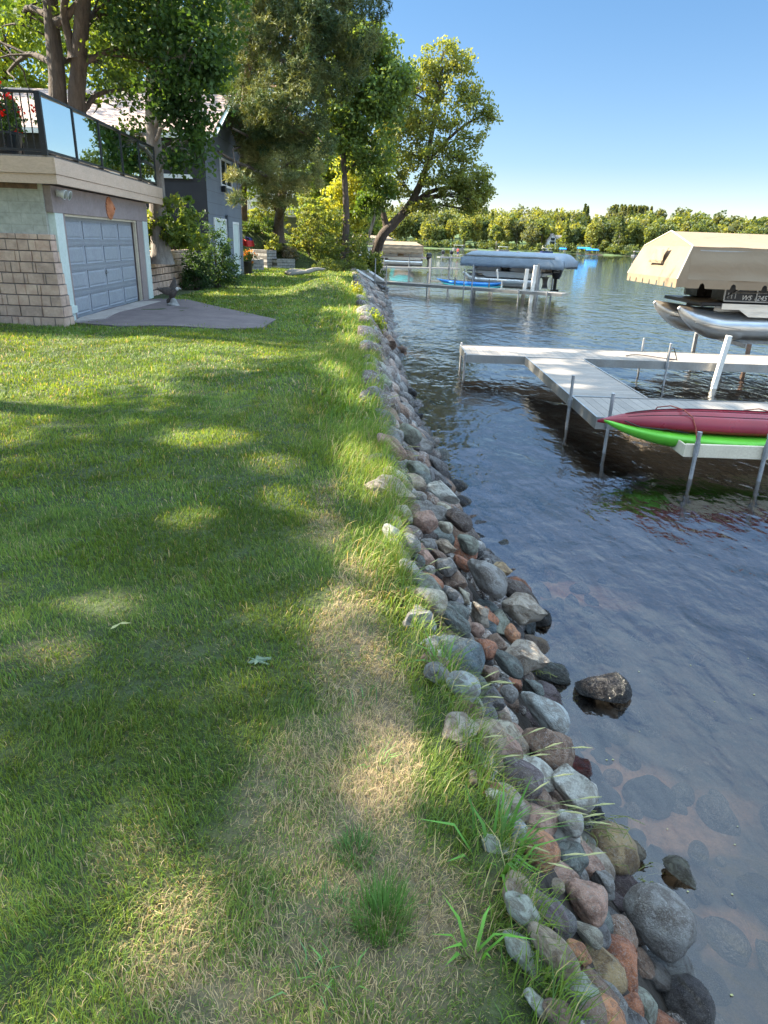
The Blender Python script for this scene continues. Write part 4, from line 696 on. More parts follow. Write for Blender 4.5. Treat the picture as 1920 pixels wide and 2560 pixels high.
# leaning maple over the lake
b=G(925,56,652); Ym=54
def Z(px,py,dy=0): return atY(px,py,Ym+dy)
tree('maple_tree','large maple leaning out over the lake with a wide pale green crown','tree',
 [([b,Z(950,600),Z(985,558),Z(1015,525),Z(1042,480),Z(1062,430),Z(1075,360),Z(1090,270),Z(1105,170)],.42,.11),([Z(968,580),Z(960,540),Z(948,500),Z(930,440),Z(930,350)],.26,.1),([Z(1010,530),Z(1040,505),Z(1075,480),Z(1130,470),Z(1185,490)],.27,.08),([Z(1042,480),Z(1075,400),Z(1140,330),Z(1200,290)],.2,.06)],
 [B(1105,140,54,1.32,1.4,1.12,30),B(1065,170,54,0.97,1.1,1.20,20),B(1165,165,54,1.14,1.2,1.04,20),B(1040,220,54,1.94,1.8,1.20,36),B(1120,230,54,1.76,1.8,1.20,36),B(1165,230,53,1.06,1.1,0.96,17),B(1050,300,53,2.11,2,1.28,42),B(1130,310,53,1.58,1.5,0.96,27),B(1195,265,53,1.32,1.3,0.80,21),B(1222,295,53,0.79,.9,0.64,11),B(1090,380,53,2.29,2,1.04,45),B(1010,380,54,1.94,2,1.28,36),B(1160,395,53,1.32,1.3,0.72,20),B(1195,350,53,0.62,.7,0.40,6),B(1150,440,53,1.67,1.5,0.80,30),B(1200,430,53,0.97,1,0.48,11),B(1090,450,53,1.58,1.5,0.72,27),B(1170,500,53,1.41,1.3,0.72,26),B(1205,500,53,0.79,.8,0.72,12),B(1130,490,53,1.23,1.2,0.56,16),B(1180,530,53,0.88,.9,0.28,7),B(980,300,54,1.67,1.7,1.44,31),B(970,430,54,1.58,1.6,1.44,31),B(940,500,55,1.06,1.1,1.04,17),B(1000,460,54,1.23,1.2,0.96,17),B(955,180,52,1.5,1.4,1.3,29),B(990,230,53,1.5,1.4,1.3,29),B(960,350,52,1.7,1.5,1.5,33),B(1010,300,53,1.6,1.5,1.3,30),B(1180,460,53,1.4,1.2,.7,22),B(1060,520,53,1.3,1.2,.6,17),B(1215,470,53,.8,.8,.5,9)],15,.21,.15,34,.5,bark='bark',col=(.11,.145,.035),col2=(.19,.21,.06),carve=False)
# slim grey trunk in front of it
b=Vector(tuple(at(902,663,.0)));
tree('young_tree','slim pale trunk slanting up in front of the leaning maple','tree',[([b,atY(912,620,b.y),atY(928,570,b.y),atY(941,520,b.y),atY(946,470,b.y)],.17,.08)],
 [B(935,480,50,1.3,1.2,1.2,34),B(915,520,50,1.0,.9,.9,22),B(950,440,50,1.4,1.2,1.2,30)],16,.22,.16,36,.5,bark='bark_pale',col=(.05,.10,.025),col2=(.09,.13,.03),carve=False)
# deciduous trees behind
bg=[('dark tall oak whose limbs arch beyond the big pine','oak_tree',(860,46),[(880,140,46,2.4,2,1.8,80),(930,200,46,2.3,2,2,80),(975,235,47,1.6,1.5,1.6,46),(870,240,46,2.2,1.9,1.6,66),(900,320,46,2.4,2,1.8,70),(840,330,46,1.8,1.6,1.4,44),(900,90,46,1.4,1.3,1,30),(1000,185,47,1.1,1,.9,22),(930,120,46,1.5,1.4,1.2,34),(910,400,47,2,1.6,1.5,46),(940,270,46,1.8,1.6,1.6,50)],(.05,.09,.028),(.10,.135,.03)),
('bright yellow green maple glowing behind the lower pine','maple_tree',(800,58),[(770,430,58,3.0,2.6,2.4,80),(830,470,58,2.6,2.2,2.2,70),(720,330,58,3.0,2.6,2.4,70),(870,430,58,2.6,2.2,2.2,60),(840,360,58,2.8,2.2,2.4,60),(900,470,58,2.2,2,2.2,50),(780,520,56,2.0,1.8,1.2,30)],(.09,.14,.03),(.15,.19,.04)),
('small yellow leaved tree beside the far grey deck house','young_tree',(868,52),[(860,500,52,1.4,1.2,1.6,44),(880,540,52,1.0,.9,1.2,26),(870,440,52,1.2,1.1,1.2,26),(845,555,52,.8,.8,.9,16)],(.17,.20,.035),(.26,.26,.05)),
('backlit maple filling the gap above the house roof','maple_tree',(560,44),[(560,250,44,2.6,2.2,2.2,80),(600,330,44,2.2,2,1.8,60),(520,170,44,2.6,2.2,2.2,60),(640,220,46,2.4,2.2,2.2,60),(560,60,44,3,2.4,2.4,70),(640,420,46,2,1.8,1.6,40)],(.06,.10,.025),(.12,.16,.03)),
('leafy tree far behind the deck at the left edge','maple_tree',(20,34),[(0,120,34,3.2,2.4,2.6,110),(90,220,35,2.4,2,1.6,60),(-60,-60,34,4,3,3,120),(110,40,36,2.6,2.2,2,50),(20,280,33,1.8,1.5,.9,40)],(.11,.17,.03),(.2,.24,.04)),
('sparse backlit tree between the twin trunks and the shingled roof','maple_tree',(330,38),[(330,180,38,2.6,2.2,1.8,60),(420,90,38,2.6,2.2,2,60),(250,130,38,2.,1.8,1.5,36),(300,30,38,3,2.4,2,60),(350,265,37,1.8,1.5,.6,26),(480,200,38,2,1.8,1.6,40)],(.07,.12,.025),(.15,.19,.035)),
('willowy dark tree with hanging leaves right of the far deck house','oak_tree',(800,62),[(800,500,61,1.6,1.5,2.0,50),(830,550,60,1.4,1.3,1.3,34),(780,560,61,1.0,1,1.4,20),(760,470,62,2,1.8,1.8,40)],(.05,.085,.03),(.09,.12,.035)),
('dense green tree in front of the far point of land','oak_tree',(890,70),[(880,540,70,2.2,2,2.4,54),(920,560,70,1.6,1.5,1.6,34),(900,480,70,2.6,2.2,2.4,54)],(.07,.11,.03),(.12,.15,.035))]
for i,(lb,nm,(tx,tY),bs,c1,c2) in enumerate(bg):
    b=G(tx,tY,620); top=atY(tx,bs[0][1],tY)
    tree(nm,lb,'tree',[([b,b.lerp(top,.3)+Vector((.15,0,0)),b.lerp(top,.65)+Vector((-.1,0,0)),top],.26,.1)],[B(*q) for q in bs],30+i,.24 if tY>40 else .2,.17,34,.6,bark='bark' if i!=2 else 'bark_pale',col=tuple(v*1.35 for v in c1),col2=tuple(v*1.35 for v in c2),carve=False)
for i,(px,py0,py1) in enumerate([(832,600,520),(872,590,500),(809,600,540)]):
    b=G(px,60,600); tree('birch_tree',['thin white birch stem left of the yellow tree','thin white birch stem inside the yellow tree','thin pale stem beside the willowy tree'][i],'tree',[([b,atY(px+2,560,60),atY(px-2,py1,60),atY(px+4,py1-60,60)],.11,.05)],[B(px,py1-60,60,1.2,1.1,1.0,22),B(px+8,py1-10,60,.8,.7,.7,10)],60+i,.22,.16,30,.5,bark='bark_pale',col=(.14,.18,.035),col2=(.2,.22,.04),carve=False)
# trees on the lawn's land side that shade it; they stand left of and above the picture
sh=[(Vector((-9.5,1.5,0)),[((-8.5,2.5,8.6),(3.2,3.2,1.3),115),((-12.5,1.5,9.5),(3.2,3,1.5),100),((-7.0,-1.,8.2),(2.6,2.6,1.2),70)]),
(Vector((-10.5,8.5,0)),[((-9.3,7.5,8.8),(3.2,3.0,1.3),115),((-12.8,7.,10),(3.2,3,1.6),100),((-8.0,11,9.6),(3,2.6,1.2),100),((-12,11.5,10.5),(3,3,1.6),95),((-6.8,13.8,9.8),(2.4,2.2,1.1),62),((-8.,17.2,10.6),(2.4,2.4,1.2),62),((-5.6,16.2,10.2),(2.2,2.2,1.),50)]),
(Vector((-13.5,14.5,1.2)),[((-13,13.5,12),(3.2,3,1.8),100),((-16,9,12),(3,3,2),80),((-10.5,15.2,12.2),(2.8,2.6,1.4),85),((-16,17.5,12.5),(3.2,3,2),80)]),
(Vector((-15,3,0)),[((-16,3,10.5),(3,3.4,2),90),((-15.5,-2,9.5),(3,3,2),70),((-11,-3,8.8),(3,2.6,1.5),70)]),
(Vector((-4.5,-3.0,0)),[((-4.6,3.0,6.8),(2.4,2.2,1.0),62),((-5.2,-.5,7),(2.4,2.2,1.2),60),((-5.6,6.6,7.6),(2.4,2.2,1.0),64)])]
ll=['tall shade tree left of the lawn nearest the camera','tall shade tree left of the lawn before the garage','tall shade tree behind the garage deck, left of the picture','shade tree farthest left of the lawn','shade tree behind the camera spreading over the lawn']
for i,(b,bl) in enumerate(sh):
    tree('shade_tree',ll[i],'tree',[([b,b+Vector((.1,.1,3)),b+Vector((-.2,.2,6)),b+Vector((0,.3,9))],.34,.14)],bl,80+i,.24,.18,34,.7,col=(.05,.09,.02),col2=(.09,.13,.025))
# shrubs
def shrub(label,px,py,Y,w,h,n,seed,c1,c2,L=.12,W=.06,name='shrub',zb=None,dep=None,per=26,fl=None):
    p=atY(px,py,Y); z=hgt(p.x,Y) if zb is None else zb; rg=np.random.default_rng(seed); root=empty(name,(p.x,Y,z),label,'shrub'); dep=dep or w*.8
    d=rg.normal(size=(n,3)); d/=np.linalg.norm(d,axis=1)[:,None]; d[:,2]=np.abs(d[:,2])*1.; r=(rg.random(n)**.33)[:,None]; lump=(1+.22*np.sin(d[:,:1]*5+seed)+.15*np.sin(d[:,1:2]*7+seed*2))
    cn=np.array([0,0,.08*h])+d*r*lump*[w/2,dep/2,h*.95]; mb=MB()
    for k in range(min(n,14)):
        e=cn[rg.integers(n)]; mb.tube([Vector((rg.normal(0,.05)*w,rg.normal(0,.05)*w,0)),Vector(e)*.5+Vector((0,0,.1*h)),Vector(e)],[.02,.014,.006],5,False)
    P,ci=leafcloud(cn,per,.20 if w<4 else .35,0,0,rg,0); P[:,2]=np.abs(P[:,2]); cm=rg.random(n)[:,None]; cl=(np.array(c1)*(1-cm)+np.array(c2)*cm)*1.3
    V,F,c4=leaf_faces(P,L,W,rg,cl[ci]*(.75+.5*rg.random(len(P)))[:,None],-.2); mb.build('stem',M['bark'],root); npmesh('foliage',V,F,M['leaf'],root,c4)
    if fl:
        P=cn[rg.integers(0,n,fl[1])]*1.08; P[:,2]+=.05; P=np.repeat(P,9,0)+rg.normal(0,fl[2],(fl[1]*9,3)); V,F,c4=leaf_faces(P,fl[2]*1.3,fl[2]*1.1,rg,np.tile(fl[0],(len(P),1))); npmesh('blossom',V,F,M['leaf'],root,c4)
    return root
shrub('broad leaved bush with pale blossoms on top of the right retaining wall',428,600,21.9,2.0,1.35,120,201,(.06,.11,.025),(.13,.17,.04),.16,.09,zb=1.30,dep=1.6,fl=((.6,.58,.42),9,.04))
shrub('low leafy clump at the far end of the retaining wall top',470,610,24.,1.5,.7,60,202,(.05,.095,.025),(.10,.14,.03),.14,.07,zb=1.3)
shrub('dense dark green bush in front of the house doors',543,690,25.3,1.9,1.95,190,203,(.028,.062,.024),(.05,.095,.032),.10,.045,zb=0.)
shrub('shorter dark bush leaning on the retaining wall end',492,700,24.4,1.1,1.3,90,204,(.025,.058,.024),(.045,.085,.03),.10,.05,zb=0.)
shrub('bright yellow green bush behind the red brown trunk',645,560,50,2.2,2.6,70,205,(.13,.18,.05),(.20,.23,.06),.16,.09)
shrub('sunlit round bush left of the leaning pine trunk',683,580,50,1.9,2.4,60,206,(.15,.19,.05),(.24,.26,.06),.16,.09)
shrub('low green planting above the block planter',648,612,46.3,2.4,.8,80,207,(.04,.08,.025),(.08,.12,.03),.14,.08)
shrub('yellow leaved hosta clump at the foot of the leaning pine',684,612,45.7,1.2,.8,50,208,(.17,.21,.05),(.25,.28,.07),.16,.09,zb=1.)
shrub('large lilac bush with light leaves right of the leaning pine',775,640,48,3.6,3.3,180,209,(.09,.13,.035),(.18,.20,.06),.17,.10)
shrub('big rounded bush between the lilac and the slim trunk',850,645,46.5,4.0,3.2,190,210,(.06,.10,.028),(.14,.17,.04),.17,.10)
shrub('bright tall bush behind the lilac',810,610,52,3.6,4.0,110,211,(.10,.15,.04),(.16,.19,.05),.2,.12)
shrub('low spreading juniper below the rounded bush',855,660,43.5,3.2,.7,110,212,(.07,.10,.03),(.13,.16,.04),.13,.05)
shrub('dark bush hanging over the bank right of the slim trunk',925,668,47,2.0,1.7,90,213,(.06,.10,.025),(.11,.14,.035),.16,.08)
shrub('leafy bush between the slim trunk and the maple base',893,650,51,2.2,2.2,80,214,(.09,.13,.03),(.16,.18,.04),.16,.08)
shrub('small ornamental bush with pinkish flower stalks in the block planter',722,650,46.,1.7,.9,60,215,(.10,.10,.07),(.20,.16,.12),.12,.05,zb=.5)
shrub('young weed plant growing among the far rocks with yellow green leaves',935,800,17.2,.55,.5,30,216,(.14,.19,.04),(.2,.24,.05),.09,.05,zb=-.45)
shrub('small bright leafy sprout on the far bank edge',893,752,23.5,.35,.5,14,217,(.2,.24,.04),(.28,.3,.05),.1,.05,zb=-.1)
# ------------------------------------------------------------------ garage with roof deck
L0=at(195,800); R0=at(360,752); uu=(R0-L0).normalized(); garot=math.atan2(uu.y,uu.x)-math.pi/2   # local y runs along the front, local x points to the lake
g=empty('garage',(L0.x,L0.y,0),'half buried block garage with taupe trim, tan deck fascia and a wide grey door','garage',rz=garot)
W_g=4.93
mb=MB(); mb.box(-6,-.12,-.62,-.30,-.2,2.52); mb.box(-6,-.12,W_g+.85,W_g+1.1,-.2,2.52); mb.box(-6.1,-5.9,-.3,W_g+.85,-.2,2.5); mb.box(-.5,-.12,-.3,-.02,-.2,2.5); mb.box(-.5,-.12,W_g+.30,W_g+.85,-.2,2.5); mb.build('side_wall',M['cmu'],g)
mb=MB(); mb.box(-.118,.02,-.58,W_g+1.02,2.03,2.50); mb.build('lintel_board',M['taupe'],g,bevel=.006)
mb=MB(); mb.box(-.12,.0,-.115,-.0,0,2.03); mb.build('door_jamb',M['taupe'],g); mb=MB(); mb.box(-.35,-.0,W_g+.03,W_g+.52,0,2.03); mb.build('door_jamb',M['taupe'],g)
mb=MB(); mb.box(-.119,.015,-.52,-.12,0,2.028); mb.box(-.119,.06,-.56,-.09,.16,.30); mb.build('corner_trim',M['trim'],g,bevel=.005); mb=MB(); mb.box(-.119,.015,W_g+.54,W_g+.98,0,2.028); mb.build('corner_trim',M['trim'],g,bevel=.005)
mb=MB(); mb.box(-.10,-.02,.0,W_g,1.985,2.026); mb.box(-.10,-.03,W_g-.045,W_g,0,1.984); mb.build('door_stop',M['cream'] if 'cream' in M else M['tanp'],g)
# sectional door: four rows of four raised long panels
dr=MB(); dr.box(-.20,-.14,0,W_g-.045,0,1.985); dw=(W_g-.045)/4; rh=1.985/4
for r in range(4):
    for c in range(4):
        y0=c*dw+.09;y1=(c+1)*dw-.09;z0=r*rh+.10;z1=(r+1)*rh-.09; x=-.14; fr=[(x+.012,y0,z0),(x+.012,y1,z0),(x+.012,y1,z1),(x+.012,y0,z1)]
        a=[Vector(v) for v in ((x-.0,y0-.03,z0-.03),(x-.0,y1+.03,z0-.03),(x-.0,y1+.03,z1+.03),(x-.0,y0-.03,z1+.03))]; gq=[Vector((x-.016+.0,*q)) for q in ((y0,z0),(y1,z0),(y1,z1),(y0,z1))]
        o=[Vector((x+.015,*q)) for q in ((y0-.035,z0-.03),(y1+.035,z0-.03),(y1+.035,z1+.03),(y0-.035,z1+.03))]; i2=[Vector((x+.002,*q)) for q in ((y0,z0),(y1,z0),(y1,z1),(y0,z1))]; i3=[Vector((x+.012,*q)) for q in ((y0+.05,z0+.035),(y1-.05,z0+.035),(y1-.05,z1-.035),(y0+.05,z1-.035))]
        dr.loft([a,o,i2,i3],caps=False); dr.add(i3,[(0,1,2,3)])
    if r: dr.box(-.139,-.134,0.01,W_g-.06,r*rh-.012,r*rh-.004)
    for k in (-.045,-.03,.03,.045):
        if r: dr.box(-.1385,-.131,0.01,W_g-.06,r*rh+k-.003,r*rh+k+.003)
do=dr.build('garage_door',M['door'],g); hb=MB(); hb.box(-.125,-.10,W_g*.5-.02,W_g*.5+.02,.80,.88); hb.tube([(-.11,W_g*.5-.07,.84),(-.085,W_g*.5+.07,.84)],.011,8); hb.build('handle',M['alum'],do,smooth=True)
# deck: fascia boards overhang by 0.3 m
D0,D1=-.95,W_g+1.75
mb=MB(); mb.box(.27,.30,D0,4.4,2.50,2.66); mb.box(.285,.315,D0-.03,4.4,2.664,2.93); mb.box(.27,.30,4.405,D1,2.50,2.66); mb.box(.285,.315,4.405,D1,2.664,2.93); mb.build('front_fascia',M['fascia'],g,bevel=.004)
mb=MB(); mb.box(-6.5,.268,D0,D0+.03,2.50,2.66); mb.box(-6.5,.283,D0-.03,D0,2.664,2.93); mb.build('side_fascia',M['fascia'],g)
mb=MB(); mb.box(-6.5,.265,D0+.035,D1,2.525,2.56); mb.build('soffit',M['taupe'],g); mb=MB(); mb.box(-6.0,-.2,-.66,-.62,2.42,2.52); mb.build('rust_beam',M['rust'],g)
mb=MB(); mb.box(-6.5,.30,D0,D1,2.932,2.96); mb.build('deck_floor',M['dock_x'],g)
rl=empty('deck_railing',g.matrix_basis@Vector((.15,D0,2.96)),'black metal deck railing with mirror like glass panels over the garage','railing',rz=garot)
Lr=D1-D0-.1; npn=5; pw=Lr/npn; mb=MB(); mb.box(-.05,.05,-.035,Lr+.035,.96,1.0); mb.box(-.045,.045,0,Lr,.06,.10); mb.build('front_rail',M['black'],rl)
mb=MB(); mb.box(-6.6,-.04,-.035,.035,.96,1.0); mb.box(-6.6,-.04,-.02,.02,.06,.10); mb.build('side_rail',M['black'],rl)
for k in range(npn+1): mb=MB(); mb.box(-.05,.05,k*pw-.03,k*pw+.03,0.,.958); mb.build('post',M['black'],rl)
for k in range(npn): mb=MB(); mb.box(-.006,.006,k*pw+.04,(k+1)*pw-.04,.11,.95,Matrix.Translation((0,(k+.5)*pw,0))@Matrix.Rotation(R_(-2.0),4,'Z')@Matrix.Translation((0,-(k+.5)*pw,0))); mb.build('glass_panel',M['glass'],rl)
for k in range(44): mb=MB(); mb.box(-.17-k*.13,-.152-k*.13,-.009,.009,.102,.958); mb.build('baluster',M['black'],rl)
def potflowers(name,loc,label,colr,pot,w=.5,h=.45,top=.6,seed=1,mats='black',long=None):
    r=empty(name,loc,label,'potted plant'); mb=MB()
    if long: mb.box(-long/2,long/2,-.12,.12,0,h)
    else: mb.tube([(0,0,0),(0,0,h*.9),(0,0,h*.9),(0,0,h)],[w*.34,w*.47,w*.52,w*.52],18)
    mb.build('pot',M[mats],r,smooth=True); rg=np.random.default_rng(seed); n=60; cn=rg.normal(size=(n,3))*[long*.3 if long else w*.3,w*.25,top*.25]+[0,0,h+top*.4]; P=np.repeat(cn,14,0)+rg.normal(0,.05,(n*14,3))
    V,F,c4=leaf_faces(P,.09,.05,rg,np.array([.05,.10,.03])*(.7+.8*rg.random(len(P)))[:,None]); npmesh('leaves',V,F,M['leaf'],r,c4)
    P=np.repeat(cn[:26]*[1,1,1]+[0,0,top*.2],12,0)+rg.normal(0,.035,(26*12,3)); V,F,c4=leaf_faces(P,.06,.06,rg,np.array(colr)*(.6+.6*rg.random(len(P)))[:,None]); npmesh('blossom',V,F,M['leaf'],r,c4); return r
gm=Matrix.Translation(g.location)@Matrix.Rotation(garot,4,'Z')
potflowers('flower_pot',gm@Vector((-.75,-.35,2.962)),'pot of red geraniums behind the left deck railing','0' and (.7,.02,.02),0,.6,.4,.75,3); potflowers('flower_pot',gm@Vector((-1.6,-.3,2.962)),'second pot of red flowers farther in on the deck',(.7,.02,.03),0,.6,.4,.6,4); potflowers('flower_pot',gm@Vector((-.3,5.9,2.962)),'small red flower pot at the far end of the deck',(.7,.03,.03),0,.4,.35,.4,5)
# dark chair on the deck
r=empty('deck_chair',gm@Vector((-1.3,.75,2.962)),'dark deck chair behind the left railing','chair'); mb=MB(); mb.box(-.28,.28,-.28,.28,.40,.45); mb.build('seat',M['black'],r); mb=MB(); mb.box(-.28,.28,.25,.30,.47,1.0); mb.build('backrest',M['black'],r)
for sx in (-.25,.25):
    for sy in (-.25,.25): mb=MB(); mb.box(sx-.02,sx+.02,sy-.02,sy+.02,0,.398); mb.build('leg',M['black'],r)
# floodlight and terracotta sun
r=empty('floodlight',gm@Vector((.02,-.30,2.38)),'twin white floodlights under the deck corner','floodlight',rz=garot); mb=MB(); mb.box(0,.04,-.06,.06,-.06,.06); mb.build('base',M['white'],r,bevel=.01)
for sy in (-.11,.13):
    mb=MB(); mb.tube([(.03,sy*.3,0),(.08,sy*.8,0),(.10,sy,0)],.018,8); mb.tube([(.07,sy,.0),(.10,sy,-.005),(.17,sy,-.02),(.20,sy,-.03)],[.045,.055,.085,.09],16); o=mb.build('lamp_head',M['white'],r,smooth=True); mb=MB(); mb.tube([(.2005,sy,-.03),(.21,sy,-.033)],[.08,.05],16); mb.build('lens',M['alum'],o,smooth=True)
M['terra']=pm('terracotta',(.62,.24,.10),(.45,.16,.07),8,.8,bump=.4)
r=empty('sun_ornament',gm@Vector((.022,2.72,2.24)),'terracotta sun face ornament on the lintel over the garage door','ornament',rz=garot); mb=MB(); n=20
secs=[[Vector((x,math.cos(2*math.pi*k/(2*n))*q*(1 if k%2 else rr),math.sin(2*math.pi*k/(2*n))*q*(1 if k%2 else rr))) for k in range(2*n)] for x,q,rr in ((0,.25,.86),(.02,.25,.86),(.035,.19,1.),(.06,.17,1.),(.10,.10,1.),(.11,.02,1.))]; mb.loft(secs); mb.build('disc',M['terra'],r,smooth=True)
mb=MB(); mb.tube([(.10,0,.05),(.135,0,-.01),(.11,0,-.03)],[.012,.022,.012],8); 
for sy in (-.06,.06): mb.tube([(.085,sy-.022,.045),(.10,sy,.05),(.085,sy+.022,.045)],[.006,.014,.006],6)
mb.tube([(.09,-.06,-.065),(.105,0,-.085),(.09,.06,-.065)],[.008,.014,.008],6); mb.build('face',M['terra'],r,smooth=True)
# split face retaining walls
def course_wall(name,label,O,ax,nx_,courses,h,step0,depth=.35,batter=.012,rg=None,mat='retain',cap=True,end_step=0.,bw=.42):
    """block wall: O start point, ax unit direction, each course a row of separate rough blocks inside one mesh"""
    rg=rg or np.random.default_rng(5); r=empty(name,O,label,'retaining wall'); mb=MB(); ax=Vector(ax).normalized(); nrm=Vector((ax.y,-ax.x,0))
    for c in range(courses):
        x=-(rg.random()*bw*.7); L=nx_-end_step*c
        while x<L:
            wd=bw*(.6+.6*rg.random()); a=max(x,0); b=min(x+wd,L); x+=wd
            if b-a<.06: continue
            o=nrm*(-batter*c*3+rg.normal(0,.006)); z0=c*h+.004; z1=(c+1)*h-.004; f=.018
            s=lambda u,v,w_: Vector((0,0,w_))+ax*u+nrm*v+o
            A=[s(a+.004,0,z0),s(b-.004,0,z0),s(b-.004,0,z1),s(a+.004,0,z1)]; Bk=[s(a+.004,-depth,z0),s(b-.004,-depth,z0),s(b-.004,-depth,z1),s(a+.004,-depth,z1)]
            mid=s((a+b)/2+rg.normal(0,.02),.03+rg.random()*.015,(z0+z1)/2); ins=[p.lerp(mid,.22)+nrm*.022 for p in A]
            mb.loft([Bk,A,ins],caps=True)
    mb.build('block_courses',M[mat],r)
    if cap:
        mb=MB(); o=nrm*(-batter*courses*3); z0=courses*h; L=nx_-end_step*(courses-1); x=0.
        while x<L:
            b=min(x+bw,L); P=[Vector((0,0,zz))+ax*u+nrm*v+o for zz in (z0+.001,z0+.09) for v in (-depth-.02,.035) for u in (x+.004,b-.004)]; mb.add(P,[(0,2,3,1),(4,5,7,6),(0,1,5,4),(2,6,7,3),(0,4,6,2),(1,3,7,5)]); x+=bw
        mb.build('capstone',M[mat],r,bevel=.008)
    return r

def wall_left():
    rg=np.random.default_rng(9); O=Vector((atY(166,785,13.7).x,13.62,-.06)); r=empty('retaining_wall',O,'tan split face block wall left of the garage with a stepped sloping end','retaining wall'); h=.2; mb=MB()
    for c in range(8):
        x=-(c*.062)-.0; x0=-c*.022; x=x0
        while x>-8:
            wd=.42*(.6+.6*rg.random()); a,b=x-wd,x; x-=wd; y=.05*c*.6; z0=c*h+.004; z1=c*h+h-.004; j=rg.normal(0,.008)
            A=[Vector((a+.002,y+j,z0-.002)),Vector((b-.002,y+j,z0-.002)),Vector((b-.002,y+j,z1+.002)),Vector((a+.002,y+j,z1+.002))]; Bk=[p+Vector((0,.4-y,0)) for p in A]; mid=sum(A,Vector())/4+Vector((rg.normal(0,.03),-.04,0)); ins=[p.lerp(mid,.06)+Vector((0,-.02,0)) for p in A]; mb.loft([Bk,A,ins])
    mb.build('block_courses',M['retain'],r); mb=MB(); x=-.16
    while x>-8: mb.box(x-.41,x,.20,.66,1.602,1.70); x-=.415
    mb.build('capstone',M['retain'],r,bevel=.01)
wall_left()
PR=at(380,748); course_wall('retaining_wall','tan split face block wall right of the garage below the leafy bush',Vector((PR.x-.32,PR.y+.55,-.05)),(-.03,1,0),7.,6,.2,0,rg=np.random.default_rng(4))
# driveway pad
me=bpy.data.meshes.new('driveway_pad'); me.from_pydata([(p.x,p.y,hgt(p.x,p.y)+.030) for p in PAD]+[(p.x,p.y,-.05) for p in PAD],[],[tuple(range(len(PAD)))[::-1]]+[(i,(i+1)%len(PAD),len(PAD)+(i+1)%len(PAD),len(PAD)+i) for i in range(len(PAD))])
o=link('driveway_pad',me,M['asphalt']); tag(o,kind='structure')
ap=[at(188,806),at(200,798),at(362,752),at(400,751),at(402,757),at(300,783),at(262,800)]; me=bpy.data.meshes.new('door_apron'); me.from_pydata([(p.x,p.y,.036) for p in ap]+[(p.x,p.y,-.04) for p in ap],[],[tuple(range(7))[::-1]]+[(i,(i+1)%7,7+(i+1)%7,7+i) for i in range(7)]); tag(link('door_apron',me,M['concrete']),kind='structure')
# ------------------------------------------------------------------ eagle statue
M['statue']=pm('painted_statue',(.10,.075,.06),(.035,.028,.025),8,.6,bump=.6); M['statue_base']=pm('statue_rock',(.34,.33,.31),(.17,.16,.15),9,.8,bump=.8); M['statue_white']=pm('statue_head',(.6,.58,.54),(.4,.38,.35),9,.6)
r=empty('eagle_statue',at(434,766),'small spread winged eagle statue on a rock base by the pad','statue'); r.scale=(.8,.8,.8); mb=MB()
mb.tube([(0,0,0),(0,0,.05),(.01,.01,.12),(.0,0,.2),(-.02,0,.26)],[.2,.2,.13,.10,.05],11); mb.build('rock_base',M['statue_base'],r,smooth=True)
mb=MB(); mb.tube([(-.10,0,.22),(-.05,0,.30),(.03,0,.40),(.10,0,.48),(.14,0,.52)],[.03,.085,.10,.065,.045],12); o=mb.build('body',M['statue'],r,smooth=True)
mb=MB(); mb.tube([(.12,0,.50),(.17,0,.55),(.21,0,.56)],[.045,.055,.03],10); mb.tube([(.22,0,.56),(.27,0,.55),(.285,0,.52)],[.022,.014,.004],8); mb.build('head',M['statue_white'],r,smooth=True)
for sx,sy,tx,tz in ((-.02,.08,.04,.80),(-.04,-.08,-.36,.52)):
    mb=MB(); secs=[]
    for k in range(6):
        t=k/5; c=Vector((sx,sy,.45)).lerp(Vector((tx,sy*2.2,tz)),t); w_=.13*(1-.55*t)*(1.2 if k in (2,3) else 1); dirn=Vector((tx-sx,0,tz-.45)).normalized(); pr=Vector((-dirn.z,0,dirn.x)); secs.append([c+pr*w_*math.cos(a)+Vector((0,1,0))*.018*math.sin(a) for a in [2*math.pi*j/10 for j in range(10)]])
    mb.loft(secs)
    for k in range(4): c=Vector((tx,sy*2.2,tz)); d=Vector((tx-sx,0,tz-.45)).normalized(); a=(k-1.5)*.35; dd=Vector((d.x*math.cos(a)-d.z*math.sin(a),0,d.x*math.sin(a)+d.z*math.cos(a))); mb.tube([c-d*.06,c+dd*.09],[.028,.006],6)
    mb.build('wing',M['statue'],r,smooth=True)
mb=MB(); mb.tube([(-.08,0,.26),(-.17,0,.16),(-.2,0,.1)],[.05,.06,.02],8); mb.build('tail',M['statue'],r,smooth=True)
# ------------------------------------------------------------------ blue grey lakeside house
HX=-7.2; HY0,HY1=28.6,34.9
def onX(px,py,X):
    d=ray(px,py); return Vector((0,0,HC))+d*(X/d.x)
hz=lambda px,py: onX(px,py,HX)
ez=3.95*1.0; pk=atY(556,240,32.0).z; ev=5.35
h=empty('house',(HX,HY0,0),'blue grey two storey gabled house with dark shaded side wall and pinkish shingles','house')
Lz=lambda *a: tuple(a)
mb=MB(); mid=(HY1-HY0)/2; zt=pk
mb.add([(0,0,-.1),(0,HY1-HY0,-.1),(0,HY1-HY0,ev),(0,mid,zt-.25),(0,0,ev)],[(0,1,2,3,4)]); mb.add([(-.15,0,-.1),(-.15,HY1-HY0,-.1),(-.15,HY1-HY0,ev),(-.15,mid,zt-.25),(-.15,0,ev)],[(4,3,2,1,0)]); mb.build('lake_wall',M['siding_blue'],h)
mb=MB(); mb.box(-11,-.003,-.002,.12,-.1,ev); mb.build('side_wall',M['siding_shaded'],h); mb=MB(); mb.box(-11,-.16,HY1-HY0-.1,HY1-HY0,-.1,ev); mb.build('side_wall',M['siding_shaded'],h)
